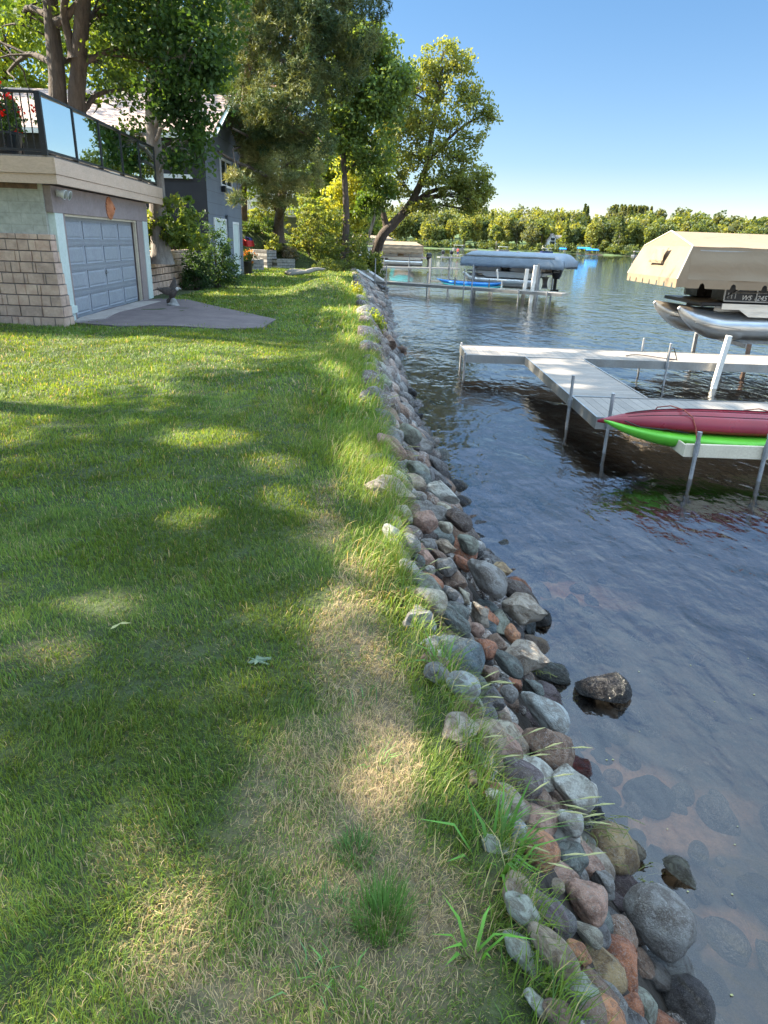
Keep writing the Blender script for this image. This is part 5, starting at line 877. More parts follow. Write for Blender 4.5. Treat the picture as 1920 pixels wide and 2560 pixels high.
def roofslab(mb,a,b,c,d,th=.12):
    n=(Vector(b)-Vector(a)).cross(Vector(d)-Vector(a)).normalized(); n=n if n.z>0 else -n; P=[Vector(p) for p in (a,b,c,d)]; mb.add(P+[p-n*th for p in P],[(0,1,2,3),(7,6,5,4),(0,4,5,1),(1,5,6,2),(2,6,7,3),(3,7,4,0)])
mb=MB(); sl=(zt-.12-ev)/mid; oh=.5
roofslab(mb,(.45,-oh,ev-sl*oh+.12),(-11.5,-oh,ev-sl*oh+.12),(-11.5,mid,zt),(.45,mid,zt)); roofslab(mb,(.45,mid,zt-.004),(-11.5,mid,zt-.004),(-11.5,HY1-HY0+oh,ev-sl*oh+.12),(.45,HY1-HY0+oh,ev-sl*oh+.12)); rf=mb.build('roof',M['shingle'],h)
mb=MB(); mb.bar((.47,-oh,ev-sl*oh+.02),(.47,mid-.02,zt-.10),.04,.24,up=(1,0,0)); mb.bar((.47,mid+.02,zt-.10),(.47,HY1-HY0+oh,ev-sl*oh+.02),.04,.24,up=(1,0,0)); mb.build('rake_board',M['trim'],h); 
mb=MB(); mb.box(-11.5,.44,-oh-.12,-oh-.01,ev-sl*oh-.08,ev-sl*oh+.09); mb.build('gutter',M['white'],h); mb=MB(); mb.box(-4.2,-.5,-.10,-.006,3.72,3.86); mb.build('band_board',M['white'],h)
def win(name,y0,y1,z0,z1,par=h,mun=True,door=False,x=0.004):
    mb=MB(); w_=.09; mb.box(x,x+.05,y0,y1,z0,z0+w_); mb.box(x,x+.05,y0,y1,z1-w_,z1); mb.box(x,x+.05,y0,y0+w_,z0+w_+.001,z1-w_-.001); mb.box(x,x+.05,y1-w_,y1,z0+w_+.001,z1-w_-.001)
    if mun: mb.box(x,x+.04,(y0+y1)/2-.03,(y0+y1)/2+.03,z0+w_+.001,z1-w_-.001)
    f=mb.build(name,M['white'],par); mb=MB(); mb.box(x+.002,x+.014,y0+w_+.002,y1-w_-.002,z0+w_+.002,z1-w_-.002); mb.build('pane',M['pane'] if not door else M['trim'],f); return f
a=hz(549,468); b_=hz(577,405); yy=lambda px: hz(px,500).y-HY0
win('window',hz(550,440).y-HY0,hz(577,440).y-HY0,hz(560,468).z,hz(560,398).z)
y0=yy(541); win('door',hz(536,600).y-HY0,hz(566,600).y-HY0,.05,hz(545,545).z,mun=True,door=True); win('door',hz(581,600).y-HY0,hz(596,600).y-HY0,.05,hz(585,555).z,mun=False,door=True)
mb=MB(); mb.box(.055,.12,hz(566,600).y-HY0+.02,hz(577,600).y-HY0,0,2.6); mb.build('downspout',M['siding_blue'],h)
mb=MB(); mb.box(.006,.16,hz(553,475).y-HY0,hz(557,475).y-HY0,hz(555,480).z,hz(555,465).z); mb.build('wall_lamp',M['black'],h)
# pots, flag, planters
potflowers('flower_pot',at(617,686)+Vector((0,.2,0)),'tall black pot of orange and yellow flowers by the house corner',(.75,.28,.03),0,.62,.62,.5,8)
pp=at(612,640,.9); r=empty('flag',atY(590,640,36),'red and blue flag hanging on a slanting white pole at the house corner','flag'); A=atY(609,640,36)-r.location; Bt=atY(598,588,36)-r.location; mb=MB(); mb.tube([A,Bt],.03,8); mb.build('pole',M['white'],r)
f1=atY(600,592,36)-r.location; f2=atY(633,604,36.3)-r.location; f3=atY(636,618,36.3)-r.location; f4=atY(603,611,36)-r.location
mb=MB(); mb.sheet(f4,f3,f2,f1,12,5,lambda u,v: Vector((0,.10*math.sin(u*9),-.05*math.sin(u*4)))); mb.build('red_cloth',M['red'],r,smooth='all',solid=.01)
g1=atY(612,590,36.35)-r.location; g2=atY(630,596,36.5)-r.location; g3=atY(633,604,36.5)-r.location; g4=atY(614,598,36.35)-r.location; mb=MB(); mb.sheet(g4,g3,g2,g1,8,3,lambda u,v: Vector((0,.06*math.sin(u*9),0))); mb.build('blue_cloth',M['navy'],r,smooth='all',solid=.01)
def planter(label,px0,px1,pyb,pyt,dep,courses,seed):
    a=at(px0,pyb);b=at(px1,pyb); hh_=atY(px0,pyt,a.y).z; h1=hh_/courses; r=empty('block_planter',a,label,'planter'); rg=np.random.default_rng(seed); mb=MB(); d=(b-a); L=d.length; d.normalize(); nn=Vector((-d.y,d.x,0))
    if nn.y<0: nn=-nn
    for c in range(courses):
        for (o,dd,LL,nd) in ((Vector((0,0,0)),d,L,nn),(d*L,nn,dep,-d),(nn*0,nn,dep,d)):
            x=-(rg.random()*.2)
            while x<LL:
                w_=.4*(.7+.5*rg.random()); p,q=max(0,x),min(LL,x+w_); x+=w_
                if q-p<.05: continue
                P=[o+dd*u+nd*v+Vector((0,0,z)) for z in (c*h1+.004,c*h1+h1-.004) for v in (rg.normal(0,.004),.2) for u in (p+.004,q-.004)]; mb.add(P,[(0,2,3,1),(4,5,7,6),(0,1,5,4),(2,6,7,3),(0,4,6,2),(1,3,7,5)])
    mb.build('block_courses',M['planter'],r); M.setdefault('mulch',pm('red_mulch',(.30,.09,.05),(.14,.05,.03),12,.95,bump=.8)); mb=MB(); P=[d*u+nn*v+Vector((0,0,hh_-.05)) for u,v in ((.15,.15),(L-.15,.15),(L-.15,dep),(.15,dep))]; mb.add(P+[p-Vector((0,0,.15)) for p in P],[(0,1,2,3),(7,6,5,4),(0,4,5,1),(1,5,6,2),(2,6,7,3),(3,7,4,0)]); mb.build('mulch',M['mulch'],r)
planter('upper grey block planter beside the plank fence',668,692,671,625,1.8,6,1); planter('lower grey block planter with a corner and flower stalks',693,738,672,647,2.2,3,2); planter('short rounded grey block planter behind the black pot',622,660,676,648,1.6,3,3); planter('side wall of grey blocks running back from the planter corner',739,757,664,640,1.6,3,4)
r=empty('plank_fence',at(629,660),'short stepped fence of upright weathered planks between the flag and planter','fence'); mb=MB()
for k in range(9):
    px=618+k*5.0; p=at(px,668)+Vector((0,.9,0)); zt_=atY(px,615+k*3.3,p.y).z; q=p-r.location; mb.box(q.x-.062,q.x+.062,q.y-.02,q.y+.02,0,zt_)
mb.build('plank',pm('weathered_plank',(.42,.31,.22),(.24,.17,.12),5,.85,stretch=(4,4,.6),bump=.4),r)
# driftwood log on the far lawn
M['drift']=pm('driftwood',(.42,.38,.32),(.20,.17,.14),6,.9,bump=1,bs=12,bd=.05,stretch=(.5,3,3)); a=at(716,690)-Vector((0,0,0)); b_=at(812,681); r=empty('driftwood_log',a,'bleached driftwood logs lying on the far lawn','log'); d=b_-a; mb=MB(); mb.tube([d*t+Vector((0,.18*math.sin(t*7),.14+.05*math.sin(t*11)+.22*max(0,t-.6))) for t in [i/9 for i in range(10)]],[.10,.15,.13,.15,.12,.14,.12,.10,.08,.04],9); mb.tube([Vector((.2,-.3,.10)),d*.35+Vector((0,-.35,.12)),d*.6+Vector((0,-.2,.12))],[.09,.11,.05],8); mb.build('log',M['drift'],r,smooth='all')
# fallen oak leaf and twigs
p=at(640,1668)+Vector((0,0,.035)); secs=[]; n=28; V=[]
for k in range(n): a=2*math.pi*k/n; rr=(.034 if k%5<2 else .017)*(1+.3*math.cos(a)+.2*math.sin(2.3*k)); V.append((rr*math.cos(a)*1.5,rr*math.sin(a),.008*math.sin(3*a)))
me=bpy.data.meshes.new('fallen_leaf'); me.from_pydata(V+[(0,0,.006)],[],[(k,(k+1)%n,n) for k in range(n)]); o=link('fallen_leaf',me,pm('leaf_underside',(.15,.2,.12),(.10,.14,.08),9,.6),loc=p); o.rotation_euler=(.1,.15,.4); md=o.modifiers.new('t','SOLIDIFY'); md.thickness=.001; tag(o,'lobed pale green oak leaf lying on the lawn','leaf')
for i,(px,py) in enumerate(((315,1576),(292,1583))):
    V=[(-.03,0,0),(-.01,.008,.004),(.03,0,.006),(-.01,-.008,.004)]; me=bpy.data.meshes.new('fallen_leaf'); me.from_pydata(V,[],[(0,1,2,3)]); o=link('fallen_leaf',me,M['seed'],loc=at(px,py)+Vector((0,0,.035))); o.rotation_euler=(.2,0,i*1.); md=o.modifiers.new('t','SOLIDIFY'); md.thickness=.001; tag(o,['narrow dry leaf on the left of the lawn','second narrow dry leaf just left of the first one'][i],'leaf')
# ------------------------------------------------------------------ far deck house on the slope
YB=60; hc=atY(760,560,YB); r=empty('house',(hc.x,YB,hgt(hc.x,YB)),'pale sage cottage on the slope behind the leaning pine, with a deck','house'); X0=atY(600,560,YB).x-hc.x; X1=atY(781,560,YB).x-hc.x; zb=atY(700,600,YB).z-1.6-r.location.z; zd=atY(780,541,YB).z-r.location.z; zf=zd
mb=MB(); mb.box(X0-2,X1,0,6,zb-1,zf-.15); mb.build('wall',M['siding_sage'],r); mb=MB(); mb.box(X0-2,X1+.3,-1.6,6,zf-.15,zf); mb.build('deck',M['tanp'],r)
zr=atY(780,507,YB-1.6).z-r.location.z; dk=empty('deck_railing',(hc.x,YB-1.6,r.location.z+zf),'white baluster railing of the sage cottage deck','railing'); mb=MB(); mb.box(X0-2,X1+.3,-.05,.05,zr-zf-.08,zr-zf); mb.box(X0-2,X1+.3,-.04,.04,.08,.15); mb.build('rail',M['post_white'],dk)
for k in range(46): x=X1+.25-k*.2; mb=MB(); s=.06 if k%8==0 else .032; mb.box(x-s,x+s,-.03,.03,.001 if k%8==0 else .152,zr-zf-.081 if k%8 else zr-zf+.05); mb.build('post' if k%8==0 else 'baluster',M['post_white'],dk)
wz=atY(657,562,YB).z-r.location.z; wx=atY(657,562,YB).x-hc.x; mb=MB(); mb.box(wx-.9,wx+.9,-.05,-.004,wz-.55,wz+.55); f=mb.build('window',M['white'],r); mb=MB(); mb.box(wx-.7,wx+.7,-.07,-.053,wz-.38,wz+.38); mb.build('pane',M['pane'],f)
mb=MB(); roofslab(mb,(X0-3,1.,zf+5.0),(X1-4,1.,zf+5.0),(X1-4,6.5,zf+6.6),(X0-3,6.5,zf+6.6)); mb.build('roof',M['shingle'],r); mb=MB(); mb.box(X0-2.5,X1-4.5,2,6,zf+.01,zf+5.2); mb.build('upper_wall',M['siding_sage'],r)
# neighbouring roof glimpsed at the far left
q=atY(70,215,40); r=empty('house',(q.x,40,2.6),'dark roofed house glimpsed through leaves above the deck','house'); zt_=atY(60,175,40).z-2.6; mb=MB(); roofslab(mb,(-6,-2,zt_-1.9),(2.,-2,zt_-2.2),(2.,3,zt_-.2),(-6,3,zt_+.2)); mb.build('roof',pm('dark_shingle',(.12,.12,.13),(.08,.08,.085),3,.9),r); mb=MB(); mb.box(-6,1.6,-1,3,0,zt_-1.9); mb.build('wall',M['tanp'],r)
# ------------------------------------------------------------------ docks
def dock_section(name,label,x0,x1,y0,y1,z=-.5,axis='x',posts=(),Mx=None,loc=None,rz=0.,ptop=.12,group=None,beam=.16,pr=.024):
    cx_=(x0+x1)/2; r=empty(name,loc if loc is not None else (x0,y0,-1.),label,'dock',group,rz); o=Vector((0,0,0)) if loc is not None else Vector((x0,y0,-1.)); zz=z-(-1.)
    f=lambda x: x-o.x; g_=lambda y: y-o.y
    mb=MB(); mb.box(f(x0)+.032,f(x1)-.032,g_(y0)+.032,g_(y1)-.032,zz-.035,zz); mb.build('planks',M['dock_x' if axis=='x' else 'dock_y'],r)
    mb=MB(); mb.box(f(x0),f(x1),g_(y0),g_(y0)+.03,zz-beam,zz+.012); mb.box(f(x0),f(x1),g_(y1)-.03,g_(y1),zz-beam,zz+.012); mb.box(f(x0),f(x0)+.03,g_(y0)+.031,g_(y1)-.031,zz-beam,zz+.012); mb.box(f(x1)-.03,f(x1),g_(y0)+.031,g_(y1)-.031,zz-beam,zz+.012)
    n=int(max(x1-x0,y1-y0)/.8)
    for k in range(1,n):
        t=k/n
        if (x1-x0)>(y1-y0): xx=f(x0)+(x1-x0)*t; mb.box(xx-.02,xx+.02,g_(y0)+.031,g_(y1)-.031,zz-beam+.02,zz-.037)
        else: yy_=g_(y0)+(y1-y0)*t; mb.box(f(x0)+.031,f(x1)-.031,yy_-.02,yy_+.02,zz-beam+.02,zz-.037)
    mb.build('frame',M['alum'],r)
    for (px,py,tp) in posts:
        mb=MB(); mb.tube([(f(px),g_(py),-.75),(f(px),g_(py),zz+tp)],pr,10); mb.tube([(f(px),g_(py),zz+tp),(f(px),g_(py),zz+tp+.01)],[pr*1.2,pr*.8],10); mb.tube([(f(px),g_(py),zz-.11),(f(px),g_(py),zz+.0)],pr*1.6,10); mb.build('post',M['alum_dull'],r,smooth=True)
    return r
dock_section('dock','long cross section of the near grey dock, with bare left end over the water',1.66,10.4,14.95,16.5,axis='x',posts=[(1.70,16.44,.06),(1.63,14.91,.06),(6.0,14.90,.40),(6.0,16.53,.30),(9.6,16.53,.3)])
dock_section('dock','sloping looking connecting walkway of the near grey dock between its two cross sections',2.93,4.20,10.92,14.94,axis='y',posts=[(2.885,10.7,.37)])
dock_section('dock','front section of the near grey dock beside the red and green kayaks',2.95,9.8,9.45,10.91,axis='x',posts=[(3.12,9.41,.36),(7.2,10.95,.3)])
# stray post between and mooring line
pz=atY(1805,830,14.75).z; r=empty('guide_post',(7.05,14.78,-1),'tall white square guide post standing at the dock in front of the boat lift','post'); mb=MB(); mb.bar((-.04,0,-.3),(.09,0,pz+.93),.105,.105); mb.build('shaft',M['post_white'],r,bevel=.01)
for i,(px,pyt,pyb,Y) in enumerate(((1868,860,890,17.2),)):
    p=atY(px,pyb,Y); q=atY(px+6,pyt,Y); mb=MB(); o=Vector((p.x,Y,-1)); mb.bar((0,0,-.5),(q.x-p.x,0,q.z+1),.08,.08); tag(mb.build('lift_post',M['rust'],None),'short rusty lift post at the right edge behind the dock','post').location=o
mb=MB(); pts=[(5.3+.35*t*3,15.55+.25*math.sin(t*5),-.482) for t in [i/14 for i in range(15)]]; pts+= [(6.2,15.2,-.48),(6.0,14.97,-.46),(5.99,14.93,-.25),(6.1,14.95,-.2),(6.28,15.1,-.48)]; mb.tube(pts,.010,6); tag(mb.build('mooring_rope',M['darkrope'],smooth='all'),'thin dark rope lying across the far dock section and tied to a post','rope')
# ------------------------------------------------------------------ kayaks on their rack
def kayak(name,label,mat,L,Wk,Hk,loc,rz=0,flip=False,grooves=True,rise_=.16):
    r=empty(name,loc,label,'kayak',rz=rz); secs=[]; n=26; nn=48; s=-1 if flip else 1
    for i in range(n+1):
        t=i/n; u=2*t-1; w_=Wk/2*max(.012,(1-abs(u)**1.9))**.95; rise=rise_*abs(u)**3.2; hh_=Hk*(1-.88*abs(u)**3.2); ring=[]
        for k in range(nn):
            a=2*math.pi*k/nn; x=math.copysign(abs(math.cos(a))**.75,math.cos(a))*w_; z=math.sin(a)
            z=(z*hh_*.62 if z<0 else z*hh_*.30)
            if grooves and z<0 and abs(u)<.86:
                for gx in (-.5,0,.5): z+=.04*math.exp(-((x/(w_+1e-6)-gx)/.10)**2)*(1-abs(u)**4)
            ring.append(Vector((t*L,x,s*(z+rise))))
        secs.append(ring)
    mb=MB(); mb.loft(secs); mb.build('hull',mat,r,smooth='all',bevel=0)
    return r
M['maroon']=pm('maroon_plastic',(.24,.011,.022),(.19,.008,.017),1.,.32,fine=.03); M['lime']=pm('lime_plastic',(.13,.50,.035),(.11,.42,.03),1.,.38,fine=.03)
KY=8.95; tipz=atY(1497,1050,KY).z; x0=atY(1497,1050,KY).x; tz2=atY(1507,1062,KY).z; x1=atY(1507,1062,KY).x
k1=kayak('kayak','maroon kayak lying upside down on top of the green one, held by a red rope',M['maroon'],3.6,.70,.31,(x0,KY+.05,-.42),R_(-2),flip=True,rise_=.02)
M['maroon_dark']=pm('dark_maroon_plastic',(.06,.006,.01),(.04,.004,.008),1.,.5)
for gx in (-.62,-.2,.22,.62):
    mb=MB(); pts=[]
    for i_ in range(25):
        u=-.80+1.6*i_/24; t_=(u+1)/2; w_=.70/2*(1-abs(u)**1.9)**.95; c_=abs(gx)**(1/.75); hh_=.31*(1-.88*abs(u)**3.2); rr_=.02*abs(u)**3.2
        pts.append(Vector((t_*3.6,gx*w_,math.sqrt(1-c_*c_)*hh_*.62-rr_+.001-.04*math.exp(-((gx-round(gx*2)/2)/.10)**2)*(1-abs(u)**4)*(abs(u)<.86))))
    mb.tube(pts,[.002]+[.007]*23+[.002],6); mb.build('groove',M['maroon_dark'],k1,smooth='all')
k2=kayak('kayak','lime green kayak lying upright under the maroon one on the rack',M['lime'],3.5,.70,.26,(x1,KY-.03,-.575),R_(-2),grooves=False,rise_=.17)
mb=MB(); mb.tube([(.25,-.06,.19),(.45,-.12,.13),(.7,-.2,.13),(.95,-.1,.12)],.007,6); mb.tube([(.3,.06,.19),(.55,-.08,.15),(.8,-.16,.12),(1.05,-.22,.1)],.007,6); mb.build('bungee',M['black'],k2,smooth='all')
mb=MB(); mb.tube([(1.72,-.365,.0),(1.8,-.372,.0),(1.88,-.365,.0)],[.02,.035,.02],8); mb.build('handle',M['lime'],k2,smooth='all')
def strap(k0x,label):
    mb=MB(); c=Vector((k0x,KY,0)); zt_=-.42+.20; pts=[c+Vector((-.22,.45,-.62)),c+Vector((-.2,.42,-.44)),c+Vector((-.15,.33,zt_-.06)),c+Vector((-.06,.12,zt_+.01)),c+Vector((.03,-.10,zt_+.008)),c+Vector((.1,-.25,zt_-.055)),c+Vector((.13,-.335,-.40)),c+Vector((.16,-.385,-.60)),c+Vector((.17,-.40,-.74))]
    mb.tube(pts,.008,6); tag(mb.build('rope',M['rope'],smooth='all'),label,'rope')
strap(3.86,'red rope tied over both kayaks beside the front rack post'); strap(5.05,'second red rope over the maroon kayak near the right edge of the picture')
rk=empty('kayak_rack',(3.88,8.4,-1.),'tan rack beam on two silver posts carrying the kayaks beside the dock','kayak rack')
a=atY(1713,1123,8.47)-rk.location; mb=MB(); mb.box(a.x-.02,a.x+3.2,0.0,.05,a.z-.085,a.z+.085); mb.box(a.x-.045,a.x-.021,-.01,.9,a.z-.08,a.z+.08); mb.box(a.x-.02,a.x+3.2,.86,.91,a.z-.085,a.z+.085); mb.build('beam',M['tanp'],rk,bevel=.006)
zt_=atY(1747,1078,8.42).z+1; mb=MB(); xx=atY(1722,1202,8.4).x-3.88
for i,dx in enumerate((0,.88,1.9)): 
    mb=MB(); mb.tube([(xx+dx,-.03,-.6),(xx+dx+.0,-.03,zt_)],.026,12); mb.tube([(xx+dx,-.03,zt_-.05),(xx+dx,-.03,zt_+.005)],.030,12); mb.tube([(xx+dx,-.03,a.z-.05),(xx+dx,-.03,a.z+.12)],.034,12); mb.build('post',M['alum_dull'],rk,smooth=True)
# ------------------------------------------------------------------ pontoon boats on lifts
def pontoon_boat(label,loc,rz,L,colr,text=None,furn='tan',rail='alum',fence='black',motor=True,beam=2.5,dia=.74,name='pontoon_boat'):
    r=empty(name,loc,label,'boat',rz=rz); rad=dia/2
    for yy_ in (rad,beam-rad):
        mb=MB(); secs=[]; n=22
        for i in range(15):
            t=i/14; x=1.15*t; f=math.sin(min(1,t*1.02)*math.pi/2)**.8; top=rad*.86+(.14*(1-t)); lo=rad*.80-(rad*1.8)*f; c=(top*.9+lo)/2; hh_=max(.012,(top-lo)/2); ww_=max(.012,rad*f**.9)
            secs.append([Vector((x,yy_+math.cos(2*math.pi*k/n)*ww_,c+math.sin(2*math.pi*k/n)*hh_)) for k in range(n)])
        secs.append([Vector((L*.93,v.y,v.z)) for v in secs[-1]]); mb.loft(secs); mb.tube([(-.02,yy_,rad*.9),(.03,yy_,rad*1.05)],.035,8)
        mb.build('pontoon',M['alum_bright'],r,smooth=True)
        mb=MB(); mb.box(.9,L*.9,yy_-.02,yy_+.02,rad*.85,rad+.10); mb.build('bracket',M['alum'],r)
        mb=MB(); mb.bar((.35,yy_-rad*.93,.06),(1.5,yy_-rad*1.02,-.08),.03,.02); mb.build('strake',M['alum'],r)
    dz=rad+.10; mb=MB(); mb.box(.38,L,.0,beam,dz,dz+.09); mb.build('deck',M[fence],r,bevel=.02); mb=MB(); mb.box(.9,L+.03,-.035,-.002,dz-.07,dz+.07); mb.box(.9,L+.03,beam+.002,beam+.035,dz-.07,dz+.07); mb.add([(1.35,-.03,dz-.07),(1.62,-.03,dz-.24),(L*.9,-.03,dz-.24),(L*.9,-.03,dz-.07)],[(0,1,2,3)]); mb.build('rub_rail',M['alum_bright'],r)
    fz=dz+.095; mb=MB(); mb.box(.95,2.55,.03,.06,fz+.04,fz+.60); mb.box(3.2,L-.5,.03,.06,fz+.04,fz+.60); mb.box(.95,L-.5,beam-.06,beam-.03,fz+.04,fz+.60); mb.box(.95,.98,.07,beam*.32,fz+.04,fz+.6); mb.box(.95,.98,beam*.68,beam-.07,fz+.04,fz+.6); fo=mb.build('fence_panel',M[fence if text else 'panel'],r)
    mb=MB()
    for (a_,b__) in ((.93,2.57),(3.18,L-.48)):
        for yy_ in (.0,beam-.03):
            for zz_ in (.02,.62): mb.box(a_,b__,yy_,yy_+.035,fz+zz_,fz+zz_+.03)
            for q in np.arange(a_,b__+.1,.8): mb.box(q-.015,q+.015,yy_-.001,yy_+.034,fz+.051,fz+.619)
    mb.box(.93,.965,.04,beam*.32,fz+.62,fz+.65); mb.box(.93,.965,beam*.68,beam-.04,fz+.62,fz+.65)
    mb.tube([(.98,-.012,fz+.12),(1.3,-.014,fz+.34),(1.8,-.014,fz+.46),(2.5,-.014,fz+.47)],.014,6); mb.tube([(1.2,-.012,fz+.24),(2.5,-.014,fz+.27)],.012,6)
    mb.build('rail',M[rail],r)
    for (a_,b__,c_,d_) in ((1.02,2.4,.10,.62),(1.02,2.4,beam-.62,beam-.10),(3.4,5.2,beam-.62,beam-.1),(L-1.5,L-.6,.1,beam-.1)):
        if b__<L: mb=MB(); mb.box(a_,b__,c_,d_,fz,fz+.42); mb.box(a_,a_+.16,c_,d_,fz+.421,fz+.78); s_=mb.build('seat',M[furn],r,bevel=.04)
    mb=MB(); mb.box(3.4,3.9,.15,.75,fz,fz+.95); mb.box(3.36,3.42,.2,.7,fz+.951,fz+1.15); mb.build('console',M[furn],r,bevel=.04)
    if text:
        cu=bpy.data.curves.new('registration',type='FONT'); cu.body=text; cu.size=.17; cu.shear=.25; cu.extrude=.003; to=bpy.data.objects.new('registration',cu); C.objects.link(to); dg=bpy.context.evaluated_depsgraph_get(); me=bpy.data.meshes.new_from_object(to.evaluated_get(dg)); bpy.data.objects.remove(to)
        for v in me.vertices: x,y,z=v.co; v.co=(x,-z,y)
        o=link('registration',me,M['white'],r); o.location=(1.36,.022,fz+.07)
        mb=MB(); 
        for k in range(3): mb.box(1.02+k*.09,1.04+k*.09,.024,.029,fz+.10,fz+.24)
        mb.build('decal',M['alum'],r)
    if motor:
        mb=MB(); secs=[]
        for z_,w1,x0_,x1_ in ((.25,.13,L+.12,L+.45),(.45,.19,L+.02,L+.55),(.75,.21,L-.02,L+.62),(.95,.18,L+.05,L+.60),(1.05,.10,L+.14,L+.48)): secs.append([Vector(((x0_+x1_)/2+math.copysign(abs(math.cos(a))**.6,math.cos(a))*(x1_-x0_)/2,beam/2+math.copysign(abs(math.sin(a))**.6,math.sin(a))*w1,z_)) for a in [2*math.pi*k/16 for k in range(16)]])
        mb.loft(secs); mo=mb.build('outboard_motor',M['black'],r,smooth=True); mb=MB(); mb.box(L+.16,L+.34,beam/2-.05,beam/2+.05,-.45,.25); mb.tube([(L+.0,beam/2,-.40),(L+.5,beam/2,-.40)],[.03,.07],8); mb.build('lower_unit',M['black'],mo)
        for k in range(2): mb=MB(); mb.bar((L+.12,beam/2-.213,.60+k*.09),(L+.5,beam/2-.213,.66+k*.09),.004,.03); mb.build('stripe',M['alum'],mo)
    return r
t=NT('polished_pontoon_aluminium'); co=t.coord('Object',(.6,3,3)); t.l(t.ramp(t.noise(co,3,4),[(.3,(.62,.60,.56)),(.7,(.82,.80,.75))]),t.p.inputs['Base Color']); t.p.inputs['Metallic'].default_value=.8; t.p.inputs['Roughness'].default_value=.3; t.l(t.bump(t.noise(co,2.5,3),.12,.05),t.p.inputs['Normal']); M['alum_bright']=t.m
M['panel']=pm('grey_beige_boat_panel',(.42,.40,.36),(.33,.31,.28),1.5,.5); M['tan']=pm('tan_vinyl',(.50,.42,.33),(.4,.33,.26),2,.5)
def scallop(p0,p1,drop,n,mb,hook=.0,seg=30):
    """valance strip below the line p0-p1 with n rounded notches cut in the lower edge"""
    p0=Vector(p0);p1=Vector(p1); m_=n*seg; up=[];lo=[]
    for i in range(m_+1):
        t=i/m_; f=(t*n)%1.; d=drop*(1-.6*math.sqrt(max(0,1-((f-.5)/.10)**2))) if abs(f-.5)<.10 else drop; q=p0.lerp(p1,t); up.append(q); lo.append(q+Vector((0,0,-d)))
    mb.add(up+lo,[(i,i+1,m_+2+i,m_+1+i) for i in range(m_)])
